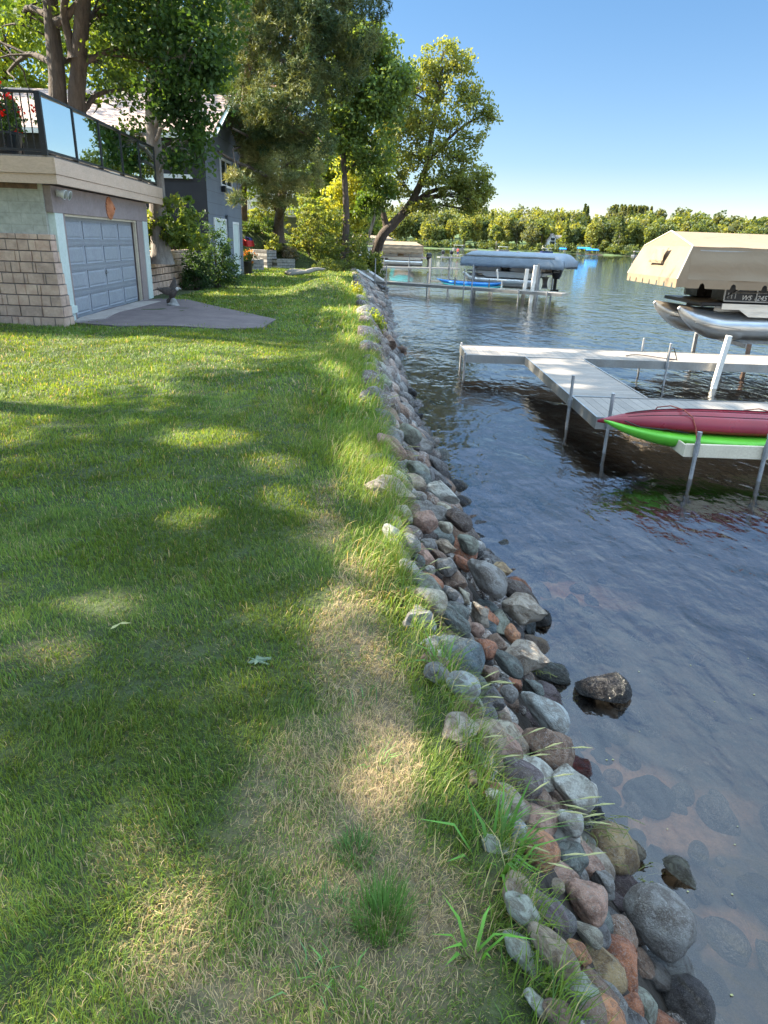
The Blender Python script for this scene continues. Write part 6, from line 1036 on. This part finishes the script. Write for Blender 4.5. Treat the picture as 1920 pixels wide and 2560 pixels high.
def lift(label,loc,rz,L,Wd,ze,ridge,drop,mat,style='gable',window=False,group=None,beamz=None,pxs=None,py0=.12):
    r=empty('boat_lift',loc,label,'boat lift',group,rz=rz)
    for x in (pxs or (.9,L-1.4)):
        for y in (py0,Wd-.12): mb=MB(); mb.box(x-.045,x+.045,y-.045,y+.045,-1.6,ze-.04); mb.build('post',M['alum_dull'],r)
    bz=beamz if beamz is not None else .2
    mb=MB(); mb.box(.2,L-.6,.0,.10,ze-.14,ze-.07); mb.build('top_beam',M['alum'],r); mb=MB(); mb.box(.2,L-.6,Wd-.10,Wd,ze-.14,ze-.07); mb.build('top_beam',M['alum'],r)
    mb=MB(); xa=(pxs or (.9,0))[0]; mb.box(xa-.05,xa+.05,.17,Wd-.17,bz-.1,bz); mb.box(L-1.45,L-1.35,.17,Wd-.17,bz-.1,bz); mb.box(xa+.06,L-1.46,.8,.9,bz-.06,bz); mb.box(xa+.06,L-1.46,Wd-.9,Wd-.8,bz-.06,bz); mb.build('cradle',M['alum_dull'],r)
    rg=np.random.default_rng(int(L*100)); mb=MB()
    if style=='gable':
        e=.0; n=24; m_=8
        wr=lambda u,v: Vector((0,-.03*math.sin(u*17+v*3)*v,.0))
        A=[Vector((0,0,ze)),Vector((L,0,ze)),Vector((L-.8,Wd/2,ridge)),Vector((.06,Wd/2,ridge))]
        dr=lambda u,v: Vector((0,0,-.045*math.sin(v*math.pi)-.012*math.sin(u*40)*(1-v)))
        mb.sheet(A[0],A[1],A[2],A[3],60,8,dr); mb.sheet((L,Wd,ze),(0,Wd,ze),(.06,Wd/2,ridge),(L-.8,Wd/2,ridge),60,8,dr)
        nd=Vector((.0,-.10,0))
        fold=lambda u,v: Vector((0,.035*math.sin(u*31+2*math.sin(v*4))*(1-v)*.6+.02*math.sin(v*9),0))
        mb.sheet((-.05,-.16,ze-drop*.8),(L,-.16,ze-drop*.8),(L,0,ze),(0,0,ze),80,8,fold); mb.sheet((L,Wd+.16,ze-drop*.8),(-.05,Wd+.16,ze-drop*.8),(0,Wd,ze),(L,Wd,ze),60,6,fold)
        ef=lambda u,v: Vector((-.018*math.sin(u*14+3*v)*(1-v)*v*4-.02*math.sin(v*math.pi)*math.sin(u*9+v*4),0,0))
        mb.sheet((-.30,Wd+.16,ze-drop*.8),(-.30,-.16,ze-drop*.8),(0,0,ze),(0,Wd,ze),30,10,ef)
        mb.sheet((0,Wd,ze),(0,0,ze),(.06,Wd/2,ridge),(.06,Wd/2,ridge),24,8)
        scallop((-.30,Wd+.16,ze-drop*.8),(-.30,-.16,ze-drop*.8),drop*.22,7,mb); scallop((-.05,-.16,ze-drop*.8),(L,-.16,ze-drop*.8),drop*.22,int(L/.75),mb); scallop((-.05,Wd+.16,ze-drop*.8),(L,Wd+.16,ze-drop*.8),drop*.22,int(L/.75),mb)
        mb.add([(-.30,-.16,ze-drop*.8),(-.05,-.16,ze-drop*.8),(0,0,ze),(-.05,-.16,ze-drop),(-.30,-.16,ze-drop)],[(0,1,2),(0,4,3,1)]); mb.add([(-.30,Wd+.16,ze-drop*.8),(-.05,Wd+.16,ze-drop*.8),(0,Wd,ze)],[(0,1,2)])
        cn=mb.build('canopy',M[mat],r,smooth=True)
        mb=MB(); mb.tube([(.06,Wd/2,ridge+.01),(0,0,ze+.01),(-.30,-.17,ze-drop*.8)],.018,6); mb.tube([(.06,Wd/2,ridge+.01),(0,Wd,ze+.01),(-.3,Wd+.17,ze-drop*.8)],.018,6); mb.build('piping',M['tanp'],cn)
        if window:
            mb=MB(); X=-.16; y0=Wd*.36; y1=Wd*.62; z1=ze+.06; z0=ze-drop*.42
            mb.sheet((-.23,y1,z0),(-.23,y0,z0),(-.10,y0,z1-.10),(-.10,y1,z1-.10),14,6,lambda u,v: Vector((-.02*math.sin(u*11+v*6)-.015,0,0))); mb.box(-.255,-.20,y0-.03,y1+.03,z0-.03,z0+.01); mb.build('window_flap',M[mat],cn,smooth=True,solid=.01)
    else:
        n=60; m_=14; P=[]
        prof=[(-.02,-drop),(-.03,-drop*.7),(-.0,-drop*.3),(.06,-.02),(.2,.06),(.5,.13),(1,.17),(1.5,.17),(2,.13),(2.3,.06),(2.44,-.02),(2.5,-drop*.3),(2.53,-drop*.7),(2.52,-drop)]
        V=[]
        for i in range(n+1):
            t=i/n; x=t*L; endf=min(1,min(t,1-t)*L/.55); ef=math.sqrt(max(0,1-(1-endf)**2))
            for j,(yy_,zz_) in enumerate(prof):
                zt2=zz_ if zz_<-.03 else (zz_+.02)*ef-.02-(1-ef)*drop*.75; zt2=max(-drop,zt2)
                bot=.05*(abs(((x/.28)%1)-.5)*2)**2 if j in (0,len(prof)-1) else 0
                V.append(Vector((x,yy_*Wd/2.5+.02*math.sin(x*6+j)*(.3 if 0<j<13 else 0),ze+zt2*1.0+bot)))
        k_=len(prof); mb.add(V,[(i*k_+j,i*k_+j+1,(i+1)*k_+j+1,(i+1)*k_+j) for i in range(n) for j in range(k_-1)]); mb.sheet((0,0,ze-drop),(0,Wd,ze-drop),(0,Wd,ze-drop*.75),(0,0,ze-drop*.75),4,2); mb.build('canopy',M[mat],r,smooth='all',solid=.008)
    return r
# near lift and boat at the right
bx=7.55; by=18.0
lift('tan canopy boat lift behind the near dock with a flap window in its end',(7.12,17.45,0),0,9.,3.35,1.86,2.22,.92,'canvas_tan',window=True,beamz=-.38,pxs=(1.9,7.6),py0=1.25)
pontoon_boat('black and silver pontoon boat under the near tan canopy, bow to the shore',(bx-.15,by-.08,.02),0,7.3,None,text='WS 1245 RR',fence='black',furn='black')
# second dock with ramp, lift and boat
A2=at(935,703,-.5); B2=at(1405,735,-.5); d2=(B2-A2); L2=d2.length; rz2=math.atan2(d2.y,d2.x)
F2=Matrix.Translation((A2.x,A2.y,-1))@Matrix.Rotation(rz2,4,'Z')
r=dock_section('dock','long narrow silver pier in the middle distance carrying the white chair',0,L2,0,1.25,axis='x',posts=[(.1,-.04,1.3),(.9,-.04,1.0),(6.1,-.04,1.0),(6.6,-.04,1.2),(L2-2.4,-.04,.1),(L2-.8,-.04,.1),(3.,1.29,.6)],loc=(A2.x,A2.y,-1),rz=rz2,beam=.14,pr=.035)
C2=at(893,676,.15); mb=MB(); 
r=empty('gangway',C2,'silver ramp running from the lawn edge down to the middle pier','ramp'); a=Vector((0,0,0)); b_=A2-C2+Vector((0,0,.02)); side=Vector((-d2.y,d2.x,0)).normalized()*1.1
V=[a,b_,b_+side,a+side]; mb.add(V+[p-Vector((0,0,.16)) for p in V],[(0,1,2,3),(7,6,5,4),(0,4,5,1),(1,5,6,2),(2,6,7,3),(3,7,4,0)]); mb.build('deck',M['alum'],r)
mb=MB(); mb.bar(a+Vector((0,-.02,.02)),b_+Vector((0,-.02,.02)),.06,.12); mb.bar(a+side,b_+side,.06,.12); mb.build('side_beam',M['white'],r)
p2=lambda s,tt,z=0: F2@Vector((s,tt,z))
for i,(s,hgt_,wd) in enumerate(((L2-2.55,1.62,.18),(L2-1.75,1.85,.18))):
    o=p2(s,.95 if i==0 else .1,0); mb=MB(); mb.bar((0,0,-.7),(.12 if i==0 else .1,0,hgt_),wd,wd); tag(mb.build('guide_post',M['post_white'],bevel=.01),['broad tan white guide post on the middle pier, left of the pair','taller grey white guide post near the end of the middle pier'][i],'post').location=o
for i,(s) in enumerate((L2-2.3,)):
    o=p2(s,2.2,0); mb=MB(); mb.bar((0,0,-.7),(.05,0,1.9),.10,.10); tag(mb.build('guide_post',M['alum'],bevel=.01),'thin silver post between the two guide posts of the middle pier','post').location=o
# white chair
r=empty('deck_chair',p2(L2-3.7,.6,.505),'white slatted swivel chair fixed on the middle pier','chair',rz=rz2+R_(200)); mb=MB(); mb.box(-.26,.26,-.25,.25,.44,.50); mb.build('seat',M['cream_p'] if 'cream_p' in M else M['post_white'],r,bevel=.02)
for k in range(3): mb=MB(); mb.box(.24+.03*k,.29+.03*k,-.26,.26,.56+k*.17,.69+k*.17); mb.build('back_slat',M['post_white'],r,bevel=.01)
for sy in (-.2,.2): mb=MB(); mb.box(-.03,.03,sy-.03,sy+.03,0.03,.438); mb.box(-.2,.2,sy-.04,sy+.04,.0,.03); mb.build('leg',M['post_white'],r); mb=MB(); mb.bar((.22,sy*1.25,.44),(.32,sy*1.25,1.04),.04,.05); mb.build('back_post',M['post_white'],r)
q=p2(L2-8.6,2.1,.62); kayak('kayak','bright blue kayak lying beside the middle pier, upper of two',M['blue'],4.4,.62,.34,q,rz2-R_(2),grooves=False); q=p2(L2-8.0,1.55,.45); kayak('kayak','paler teal blue board under the bright blue kayak at the middle pier',M['tealb'] if 'tealb' in M else M['tealp'],4.,.62,.22,q,rz2,grooves=False)
rk=empty('kayak_rack',p2(L2-7.,1.4,0),'low metal rack holding the blue kayaks','kayak rack',rz=rz2)
for k in (0,2.2): mb=MB(); mb.box(k-.04,k+.04,0,1.1,.30,.38); mb.box(k-.04,k+.04,-.05,-.01,.3,.95); mb.build('arm',M['alum'],rk)
o=atY(1148,690,47); bl=(3.9,0) 
q=atY(1152,690,44.3); q.z=-.85; LL=(atY(1408,700,41.3)-q); LL.z=0; rz3=math.atan2(LL.y,LL.x); Lb=LL.length-1.2
zt3=atY(1150,626,q.y).z
lift('grey fabric canopy boat lift at the end of the middle pier',(q.x-.1,q.y-.25,0),rz3,Lb+1.2,3.1,zt3-.14,0,.72,'canvas_grey',style='round',beamz=-.75)
pontoon_boat('silver and beige pontoon boat with black outboard under the grey canopy',(q.x+.0,q.y+.15,-.22),rz3,Lb+.2,None,furn='tan',fence='panel')
# empty lift frame with tall posts left of the grey canopy
r=empty('boat_lift',p2(1.9,3.6,0),'empty boat lift frame of thin upright posts beyond the middle pier','boat lift',rz=rz2)
for x in (0,3.2):
    for y in (0,2.6): mb=MB(); mb.box(x-.05,x+.05,y-.05,y+.05,-.6,1.9+.3*(x>0)); mb.build('post',M['alum_dull'],r)
mb=MB(); mb.box(-.05,3.3,-.03,.03,.5,.58); mb.box(-.05,3.3,2.57,2.63,.5,.58); mb.box(.8,2.6,2.55,2.62,1.7,1.76); mb.build('rail',M['alum'],r)
# third pier and lift
A3=at(948,667,-.5); B3=at(1152,671,-.5); d3=B3-A3; dock_section('dock','thin tan pier beyond the middle pier, lit by the sun',0,d3.length,0,1.3,axis='x',posts=[(.5,-.04,.9),(3.2,-.04,.7),(5.5,-.04,.8),(d3.length-1,-.04,.6),(d3.length-3,1.3,.7)],loc=(A3.x,A3.y,-1),rz=math.atan2(d3.y,d3.x),beam=.12,pr=.035)
q=atY(935,628,80); lift('farther tan canopy boat lift beside the maple trunk',(q.x,79,0),R_(-4),5.3,3.0,atY(935,610,79).z,atY(960,602,80).z,.85,'canvas_tan',beamz=-.6); pontoon_boat('maroon pontoon boat under the farther tan canopy',(q.x+.1,79.2,-.2),R_(-4),5.6,None,fence='maroon',furn='panel'); 
q=at(975,657,-1.); kayak('rowboat','small teal open boat floating under the farther tan canopy lift',M['tealp'],3.4,1.2,.7,(q.x,q.y-4,-.72),R_(-3),grooves=False)['category']='boat'
q=at(955,663,-1.); kayak('rowboat','overturned brown canoe at the waterline behind the tan pier',M['rust'],2.8,.7,.4,(q.x+1.5,q.y,-.85),R_(-20),grooves=False)['category']='boat'
q=atY(893,592,112); lift('most distant tan canopy boat lift left of the lake, behind the maple',(q.x-4,112,0),R_(0),9.5,3.2,atY(900,594,112).z,atY(900,587,112).z,1.,'canvas_tan',beamz=-.6); pontoon_boat('dark pontoon boat under the most distant tan canopy',(q.x-3.5,112.2,-.2),0,7.5,None,fence='black',furn='panel')
# fourth pier with a person
A4=at(1100,641.5,-.5); B4=at(1165,643.5,-.5); d4=B4-A4; dock_section('dock','distant pier on which the person in red stands',0,d4.length,0,2.,axis='x',posts=[(.3,0,.2),(2.5,0,.2),(5,0,.2)],loc=(A4.x,A4.y,-1),rz=math.atan2(d4.y,d4.x),beam=.25,pr=.06)
def person(label,loc,shirt,rz=0.):
    r=empty('person',loc,label,'person',rz=rz); me=bpy.data.meshes.new('body'); V=[(0,0,.92),(0,0,1.12),(0,0,1.38),(0,0,1.50),(0,.01,1.60),(0,.01,1.70),(.19,0,1.40),(.24,.02,1.14),(.22,.12,.92),(-.19,0,1.40),(-.24,.02,1.14),(-.20,.12,.95),(.10,0,.88),(.11,.01,.48),(.11,-.01,.08),(.11,.13,.04),(-.10,0,.88),(-.11,.01,.48),(-.11,-.01,.08),(-.11,.13,.04)]
    E=[(0,1),(1,2),(2,3),(3,4),(4,5),(2,6),(6,7),(7,8),(2,9),(9,10),(10,11),(0,12),(12,13),(13,14),(14,15),(0,16),(16,17),(17,18),(18,19)]; me.from_pydata(V,E,[]); o=link('body',me,M['skin'],r); md=o.modifiers.new('skin','SKIN'); rad=[.14,.15,.16,.06,.085,.08,.055,.04,.035,.055,.04,.035,.085,.06,.045,.035,.085,.06,.045,.035]
    for v,q_ in zip(me.skin_vertices[0].data,rad): v.radius=(q_,q_*.8)
    me.skin_vertices[0].data[0].use_root=True; o.modifiers.new('s','SUBSURF').levels=1
    mb=MB(); mb.tube([(0,0,.90),(0,0,1.1),(0,0,1.3),(0,0,1.44),(0,0,1.50)],[.185,.18,.205,.17,.08],14,sq=.75); 
    for s in (-1,1): mb.tube([(s*.17,0,1.42),(s*.225,.01,1.27),(s*.245,.02,1.14)],[.08,.07,.06],8)
    mb.build('shirt',M[shirt],r,smooth='all'); mb=MB(); mb.tube([(0,0,.96),(0,0,.86)],[.19,.19],12,sq=.8)
    for s in (-1,1): mb.tube([(s*.09,0,.9),(s*.11,.01,.5)],[.105,.09],8)
    mb.build('shorts',M['navy'],r,smooth='all'); mb=MB(); mb.tube([(0,-.01,1.66),(0,-.01,1.74),(0,-.01,1.79)],[.105,.10,.04],12); mb.build('hair',M['black'],r,smooth='all'); return r
M['red_bright']=M['red']; pp=at(1145,641.5,-.5); person('person in a red shirt standing on the distant pier',(pp.x,pp.y+.9,-.5),'red',2.4)
for i,px in enumerate((1108,1129)):
    p=at(px,641.5,-.5); r=empty('outboard_motor',(p.x,p.y+.9,-.5),['dark outboard motor on the distant pier end, left one','dark outboard motor on the distant pier, next to the person'][i],'motor'); mb=MB(); mb.tube([(0,0,.45),(0,0,.65),(0,0,1.0),(0.05,0,1.15)],[.25,.36,.36,.2],12); mb.build('cowl',M['black'],r,smooth=True); mb=MB(); mb.box(-.1,.1,-.1,.1,0,.45); mb.build('leg',M['alum_dull'],r)
# ------------------------------------------------------------------ the far shore
rg=np.random.default_rng(77)
def far_tree_np(x,y,zb,h,w,rg,c1,c2,n,kind,L=1.5):
    if kind=='fir': t=rg.random(n)**.7; r=(w/2)*(1-t)*rg.random(n)**.4; a=rg.uniform(0,6.28,n); P=np.stack([r*np.cos(a),r*np.sin(a),h*(.08+.92*t)],1)
    else:
        nb=9; bc=rg.normal(size=(nb,3)); bc/=np.linalg.norm(bc,axis=1)[:,None]; bc=bc*[w*.26,w*.26,h*.22]+[0,0,h*.60]; k=rg.integers(0,nb,n); d=rg.normal(size=(n,3)); d/=np.linalg.norm(d,axis=1)[:,None]; P=bc[k]+d*[w*.24,w*.24,h*.19]*(rg.random(n)**.3)[:,None]; P[:,2]=np.maximum(P[:,2],h*.10)
        cb=rg.random(nb)[k][:,None]
    if kind=='fir': cb=rg.random(n)[:,None]
    col=np.array(c1)*(1-cb)+np.array(c2)*cb; V,F,c4=leaf_faces(P,L,L*.8,rg,col*(.7+.6*rg.random(n))[:,None],.1); return V,F,c4
def far_xy(px,extra=0.,py=None):
    d=ray(px,615); 
    for Y in np.arange(250,700,2.):
        x=d.x/d.y*Y
        if Y>shore_far(x)+extra: return x,Y
    return d.x/d.y*600,600
greens=[((.09,.13,.04),(.17,.20,.055)),((.06,.095,.04),(.12,.145,.05)),((.15,.18,.045),(.25,.26,.065)),((.10,.12,.055),(.17,.18,.08))]
gl_=['dark green','deep green','yellow green','grey green']; side_=['left of the maple trunk','behind the maple crown','above the grey canopy','left of the white house','right of the white house','above the blue canopies','left of the tan canopy','above the tan canopy roof']
cnt_={}
FT=[(880,22,12,0),(905,20,12,2),(930,21,11,1),(985,17,12,2),(1010,21,11,0),(1040,22,12,1),(1065,17,14,2),(1095,14,11,0),(1130,19,11,2),(1160,20,12,0),(1190,22,12,2),(1215,19,10,1),(1240,17,10,0),(1262,21,12,2),(1290,20,11,3),(1328,19,17,3),(1352,24,12,0),(1362,13,7,2),(1412,20,11,0),(1432,19,11,1),(1455,19,11,0),(1478,21,12,2),(1497,20,11,3),(1520,24,15,1),(1545,25,14,1),(1568,24,13,0),(1590,21,12,2),(1625,22,13,0),(1660,22,13,1),(1700,22,13,2),(1740,22,13,0),(1780,22,13,1),(1820,22,13,2),(1860,22,13,0),(1900,22,13,1),(1398,9,6,2),(1510,9,8,2)]
for i,(px,h,w_,gi) in enumerate(FT):
    x,y=far_xy(px,12+(i%3)*6); z=hgt(x,y); sc=y/480.; h*=sc*.95; w_*=sc; kind='fir' if i in (18,24) else 'round'
    V,F,c4=far_tree_np(x,y,z,h,w_,rg,*greens[gi],950,kind,1.45*sc)
    reg=min(7,int(np.searchsorted([930,1110,1290,1370,1440,1540,1640],px))); lb=f'{gl_[gi]} {"conifer" if kind=="fir" else "tree"} {["first","second","third","fourth","fifth","sixth","seventh","eighth"][cnt_.setdefault(reg,0)]} from left across the lake {side_[reg]}'; cnt_[reg]+=1
    root=empty('shore_tree',(x,y,z),lb,'tree','trees along the far shore'); mb=MB(); mb.tube([(0,0,-.5),(0.2,0,h*.3),(0,.2,h*.7)],[.45*sc,.35*sc,.15*sc],7,False); mb.build('trunk',M['bark_pale'] if i%3==0 else M['bark'],root); npmesh('crown',V,F,M['leaf'],root,c4)
V_=[];F_=[];C_=[];off=0
def add_far(x,y,h,w_,gi,n,kind='round',L=1.7):
    global off
    V,F,c4=far_tree_np(x,y,0,h,w_,rg,*greens[gi],n,kind,L); V=V+[x,y,hgt(x,y)-.5]; V_.append(V);F_.append(F+off);C_.append(c4);off+=len(V)
for i in range(330):
    px=rg.uniform(700,1990); ex=rg.uniform(22,190); x,y=far_xy(px,ex); 
    if 1365<px<1415 and ex<60: continue
    add_far(x,y,rg.uniform(17,24)*(y/500),rg.uniform(11,16)*(y/500),rg.integers(4),460,'fir' if (rg.random()<.12) else 'round',2.0)
for i in range(40):
    px=rg.choice([1470,1550,1560,1570,1580]) +rg.normal(0,25); x,y=far_xy(px,rg.uniform(150,260)); add_far(x,y,26,12,3 if i%2 else 1,420,'fir',2.2)
npf=npmesh('forest',np.concatenate(V_),np.concatenate(F_),M['leaf'],col=np.concatenate(C_)); tag(npf,'continuous wood of trees covering the hill beyond the far shore','forest',kind='stuff')
# underbrush and lawn edge on the far shore
V_=[];F_=[];C_=[];off=0
for i in range(330):
    px=rg.uniform(800,1990); x,y=far_xy(px,rg.uniform(3,16)); add_far(x,y,rg.uniform(2.5,7),rg.uniform(4,8),rg.integers(2),70,'round',1.1)
tag(npmesh('underbrush',np.concatenate(V_),np.concatenate(F_),M['leaf'],col=np.concatenate(C_)),'low brush and reeds growing along the far waterline','brush',kind='stuff')
# white far house
x,y=far_xy(1392,26); z=hgt(x,y); r=empty('house',(x,y,z),'small white gabled house with tall windows on the far shore','house',rz=R_(8)); k=1.15
mb=MB(); mb.add([(-6*k,0,0),(0,0,0),(0,0,6*k),(-3*k,0,9.5*k),(-6*k,0,6*k),(-6*k,9,0),(0,9,0),(0,9,6*k),(-3*k,9,9.5*k),(-6*k,9,6*k)],[(0,1,2,3,4),(9,8,7,6,5),(0,5,6,1),(1,6,7,2),(4,9,5,0)]); mb.box(.01,8*k,1.5,9,0,5.2*k); mb.build('wall',M['white'],r)
mb=MB(); roofslab(mb,(-6.5*k,-.6,5.6*k),(-6.5*k,9.5,5.6*k),(-3*k,9.5,9.7*k),(-3*k,-.6,9.7*k),.3); roofslab(mb,(.5*k,-.6,5.6*k),(.5*k,9.5,5.6*k),(-3*k,9.5,9.69*k),(-3*k,-.6,9.69*k),.3); roofslab(mb,(.3*k,.9,5.0*k),(8.5*k,.9,5.0*k),(8.5*k,5.5,9.*k),(.3*k,5.5,9.*k),.3); roofslab(mb,(2.*k,.6,5.2*k),(4.*k,.6,7.7*k),(4*k,4.5,7.7*k),(2*k,4.5,5.2*k),.25); roofslab(mb,(6.*k,.6,5.2*k),(4.*k,.6,7.69*k),(4*k,4.5,7.69*k),(6*k,4.5,5.2*k),.25); mb.build('roof',pm('far_grey_roof',(.33,.29,.27),(.27,.24,.22),1,.9),r)
for (a_,b__,c_,d_,yy_) in ((-4.4,-1.6,3.4,5.4,-.05),(-4.2,-1.8,5.8,7.4,-.05),(-4.4,-1.6,.8,2.8,-.05),(3.,5.,3.,4.6,1.45),(1,2.4,.8,2.8,1.45),(5.4,7.4,.8,2.8,1.45)): mb=MB(); mb.box(a_*k,b__*k,yy_-.1,yy_,c_*k,d_*k); mb.build('window',M['pane'],r)
# blue canopies and docks on the far shore
for i,(px,sz,lb) in enumerate(((1408,4.5,'small blue boat canopy on the far shore below the white house'),(1461,8.5,'largest blue boat canopy on the far shore, left of a pair'),(1482,8.,'lower blue boat canopy of the pair on the far shore'))):
    x,y=far_xy(px,-4-3*(i==2)); r=empty('boat_canopy',(x,y,-1),lb,'boat canopy'); zz_=3.2 if i==1 else 2.4; mb=MB(); V=[]; n=10
    secs=[[Vector((X,(-1.7+3.4*j/8),zz_+1.0*math.sin(math.pi*j/8))) for j in range(9)] for X in np.linspace(-sz/2,sz/2,8)]
    mb.loft(secs,caps=False,closed=False); mb.build('canvas',M['canvas_blue'],r,smooth='all',solid=.1)
    for X in (-sz/2+.5,sz/2-.5):
        for yy_ in (-1.5,1.5): mb=MB(); mb.box(X-.08,X+.08,yy_-.08,yy_+.08,-.5,zz_); mb.build('post',M['alum'],r)
for i,(px,lb) in enumerate(((1146,'white roofed pontoon boat moored at the far shore behind the person in red'),(1258,'white roofed pontoon boat at the far shore above the grey canopy'),(1368,'dark moored boat at the far shore left of the white house lawn'),(1600,'grey covered boat at the far shore beside the near tan canopy'))):
    x,y=far_xy(px,-9); r=empty('far_boat',(x,y,-1),lb,'boat'); mb=MB(); mb.loft([[Vector((X,yy_*w2,zz_)) for yy_,zz_ in ((-1,.9),(-.8,.05),(.8,.05),(1,.9))] for X,w2 in ((-4.2,.3),(-3,1.3),(3.5,1.4),(4,1.3))]); mb.build('hull',M['alum_dull' if i!=2 else 'navy'],r); mb=MB(); mb.box(-3.2,3.2,-1.5,1.5,2.7,2.95); mb.build('top',M['white' if i<2 else 'panel'],r,bevel=.1)
    for X in (-2.8,2.8):
        for yy_ in (-1.2,1.2): mb=MB(); mb.box(X-.07,X+.07,yy_-.07,yy_+.07,.8,2.7); mb.build('post',M['alum'],r)
# floating leaf litter specks on the water near the stones
fr_=np.random.default_rng(5); V=[];F=[]
for k in range(24):
    py=fr_.uniform(1150,2500); q=at(fr_.uniform(1080+(py-1150)*.42,1900),py,-1.); s=fr_.uniform(.003,.009); a=fr_.uniform(0,6.28); n=len(V); V+=[(q.x+s*math.cos(a+i*1.57),q.y+s*.7*math.sin(a+i*1.57),-.996) for i in range(4)]; F.append((n,n+1,n+2,n+3))
tag(npmesh('pollen',V,F,M['seed']),'pale pollen flecks floating on the shallow water','flecks',kind='stuff')
M['weed']=pm('water_weed',(.16,.17,.03),(.07,.08,.02),9,.6)
def weed(px,py,label,n=40,spread=.12):
    q=hit(px,py,.08); r=empty('water_weed',q,label,'water weed'); mb=MB(); g_=np.random.default_rng(int(px))
    for k in range(n): s=Vector((g_.normal(0,spread*.7),g_.normal(0,spread*.5),g_.random()*.03)); e=s+Vector((g_.normal(0,spread),g_.normal(0,spread*.7),-.01)); mb.tube([s,(s+e)/2+Vector((g_.normal(0,.02),0,.02)),e],.0022,4,False)
    mb.build('strand',M['weed'],r)
weed(1475,2075,'olive water weed caught above the big round tan brown rock'); weed(1585,2180,'yellow green weed washed beside the big round tan brown rock',30,.06); weed(1330,1680,'weed strand hanging on the large beige speckled boulder',24,.05); weed(1420,1745,'small strands of weed in the water by the pitted purple rock',18,.06)
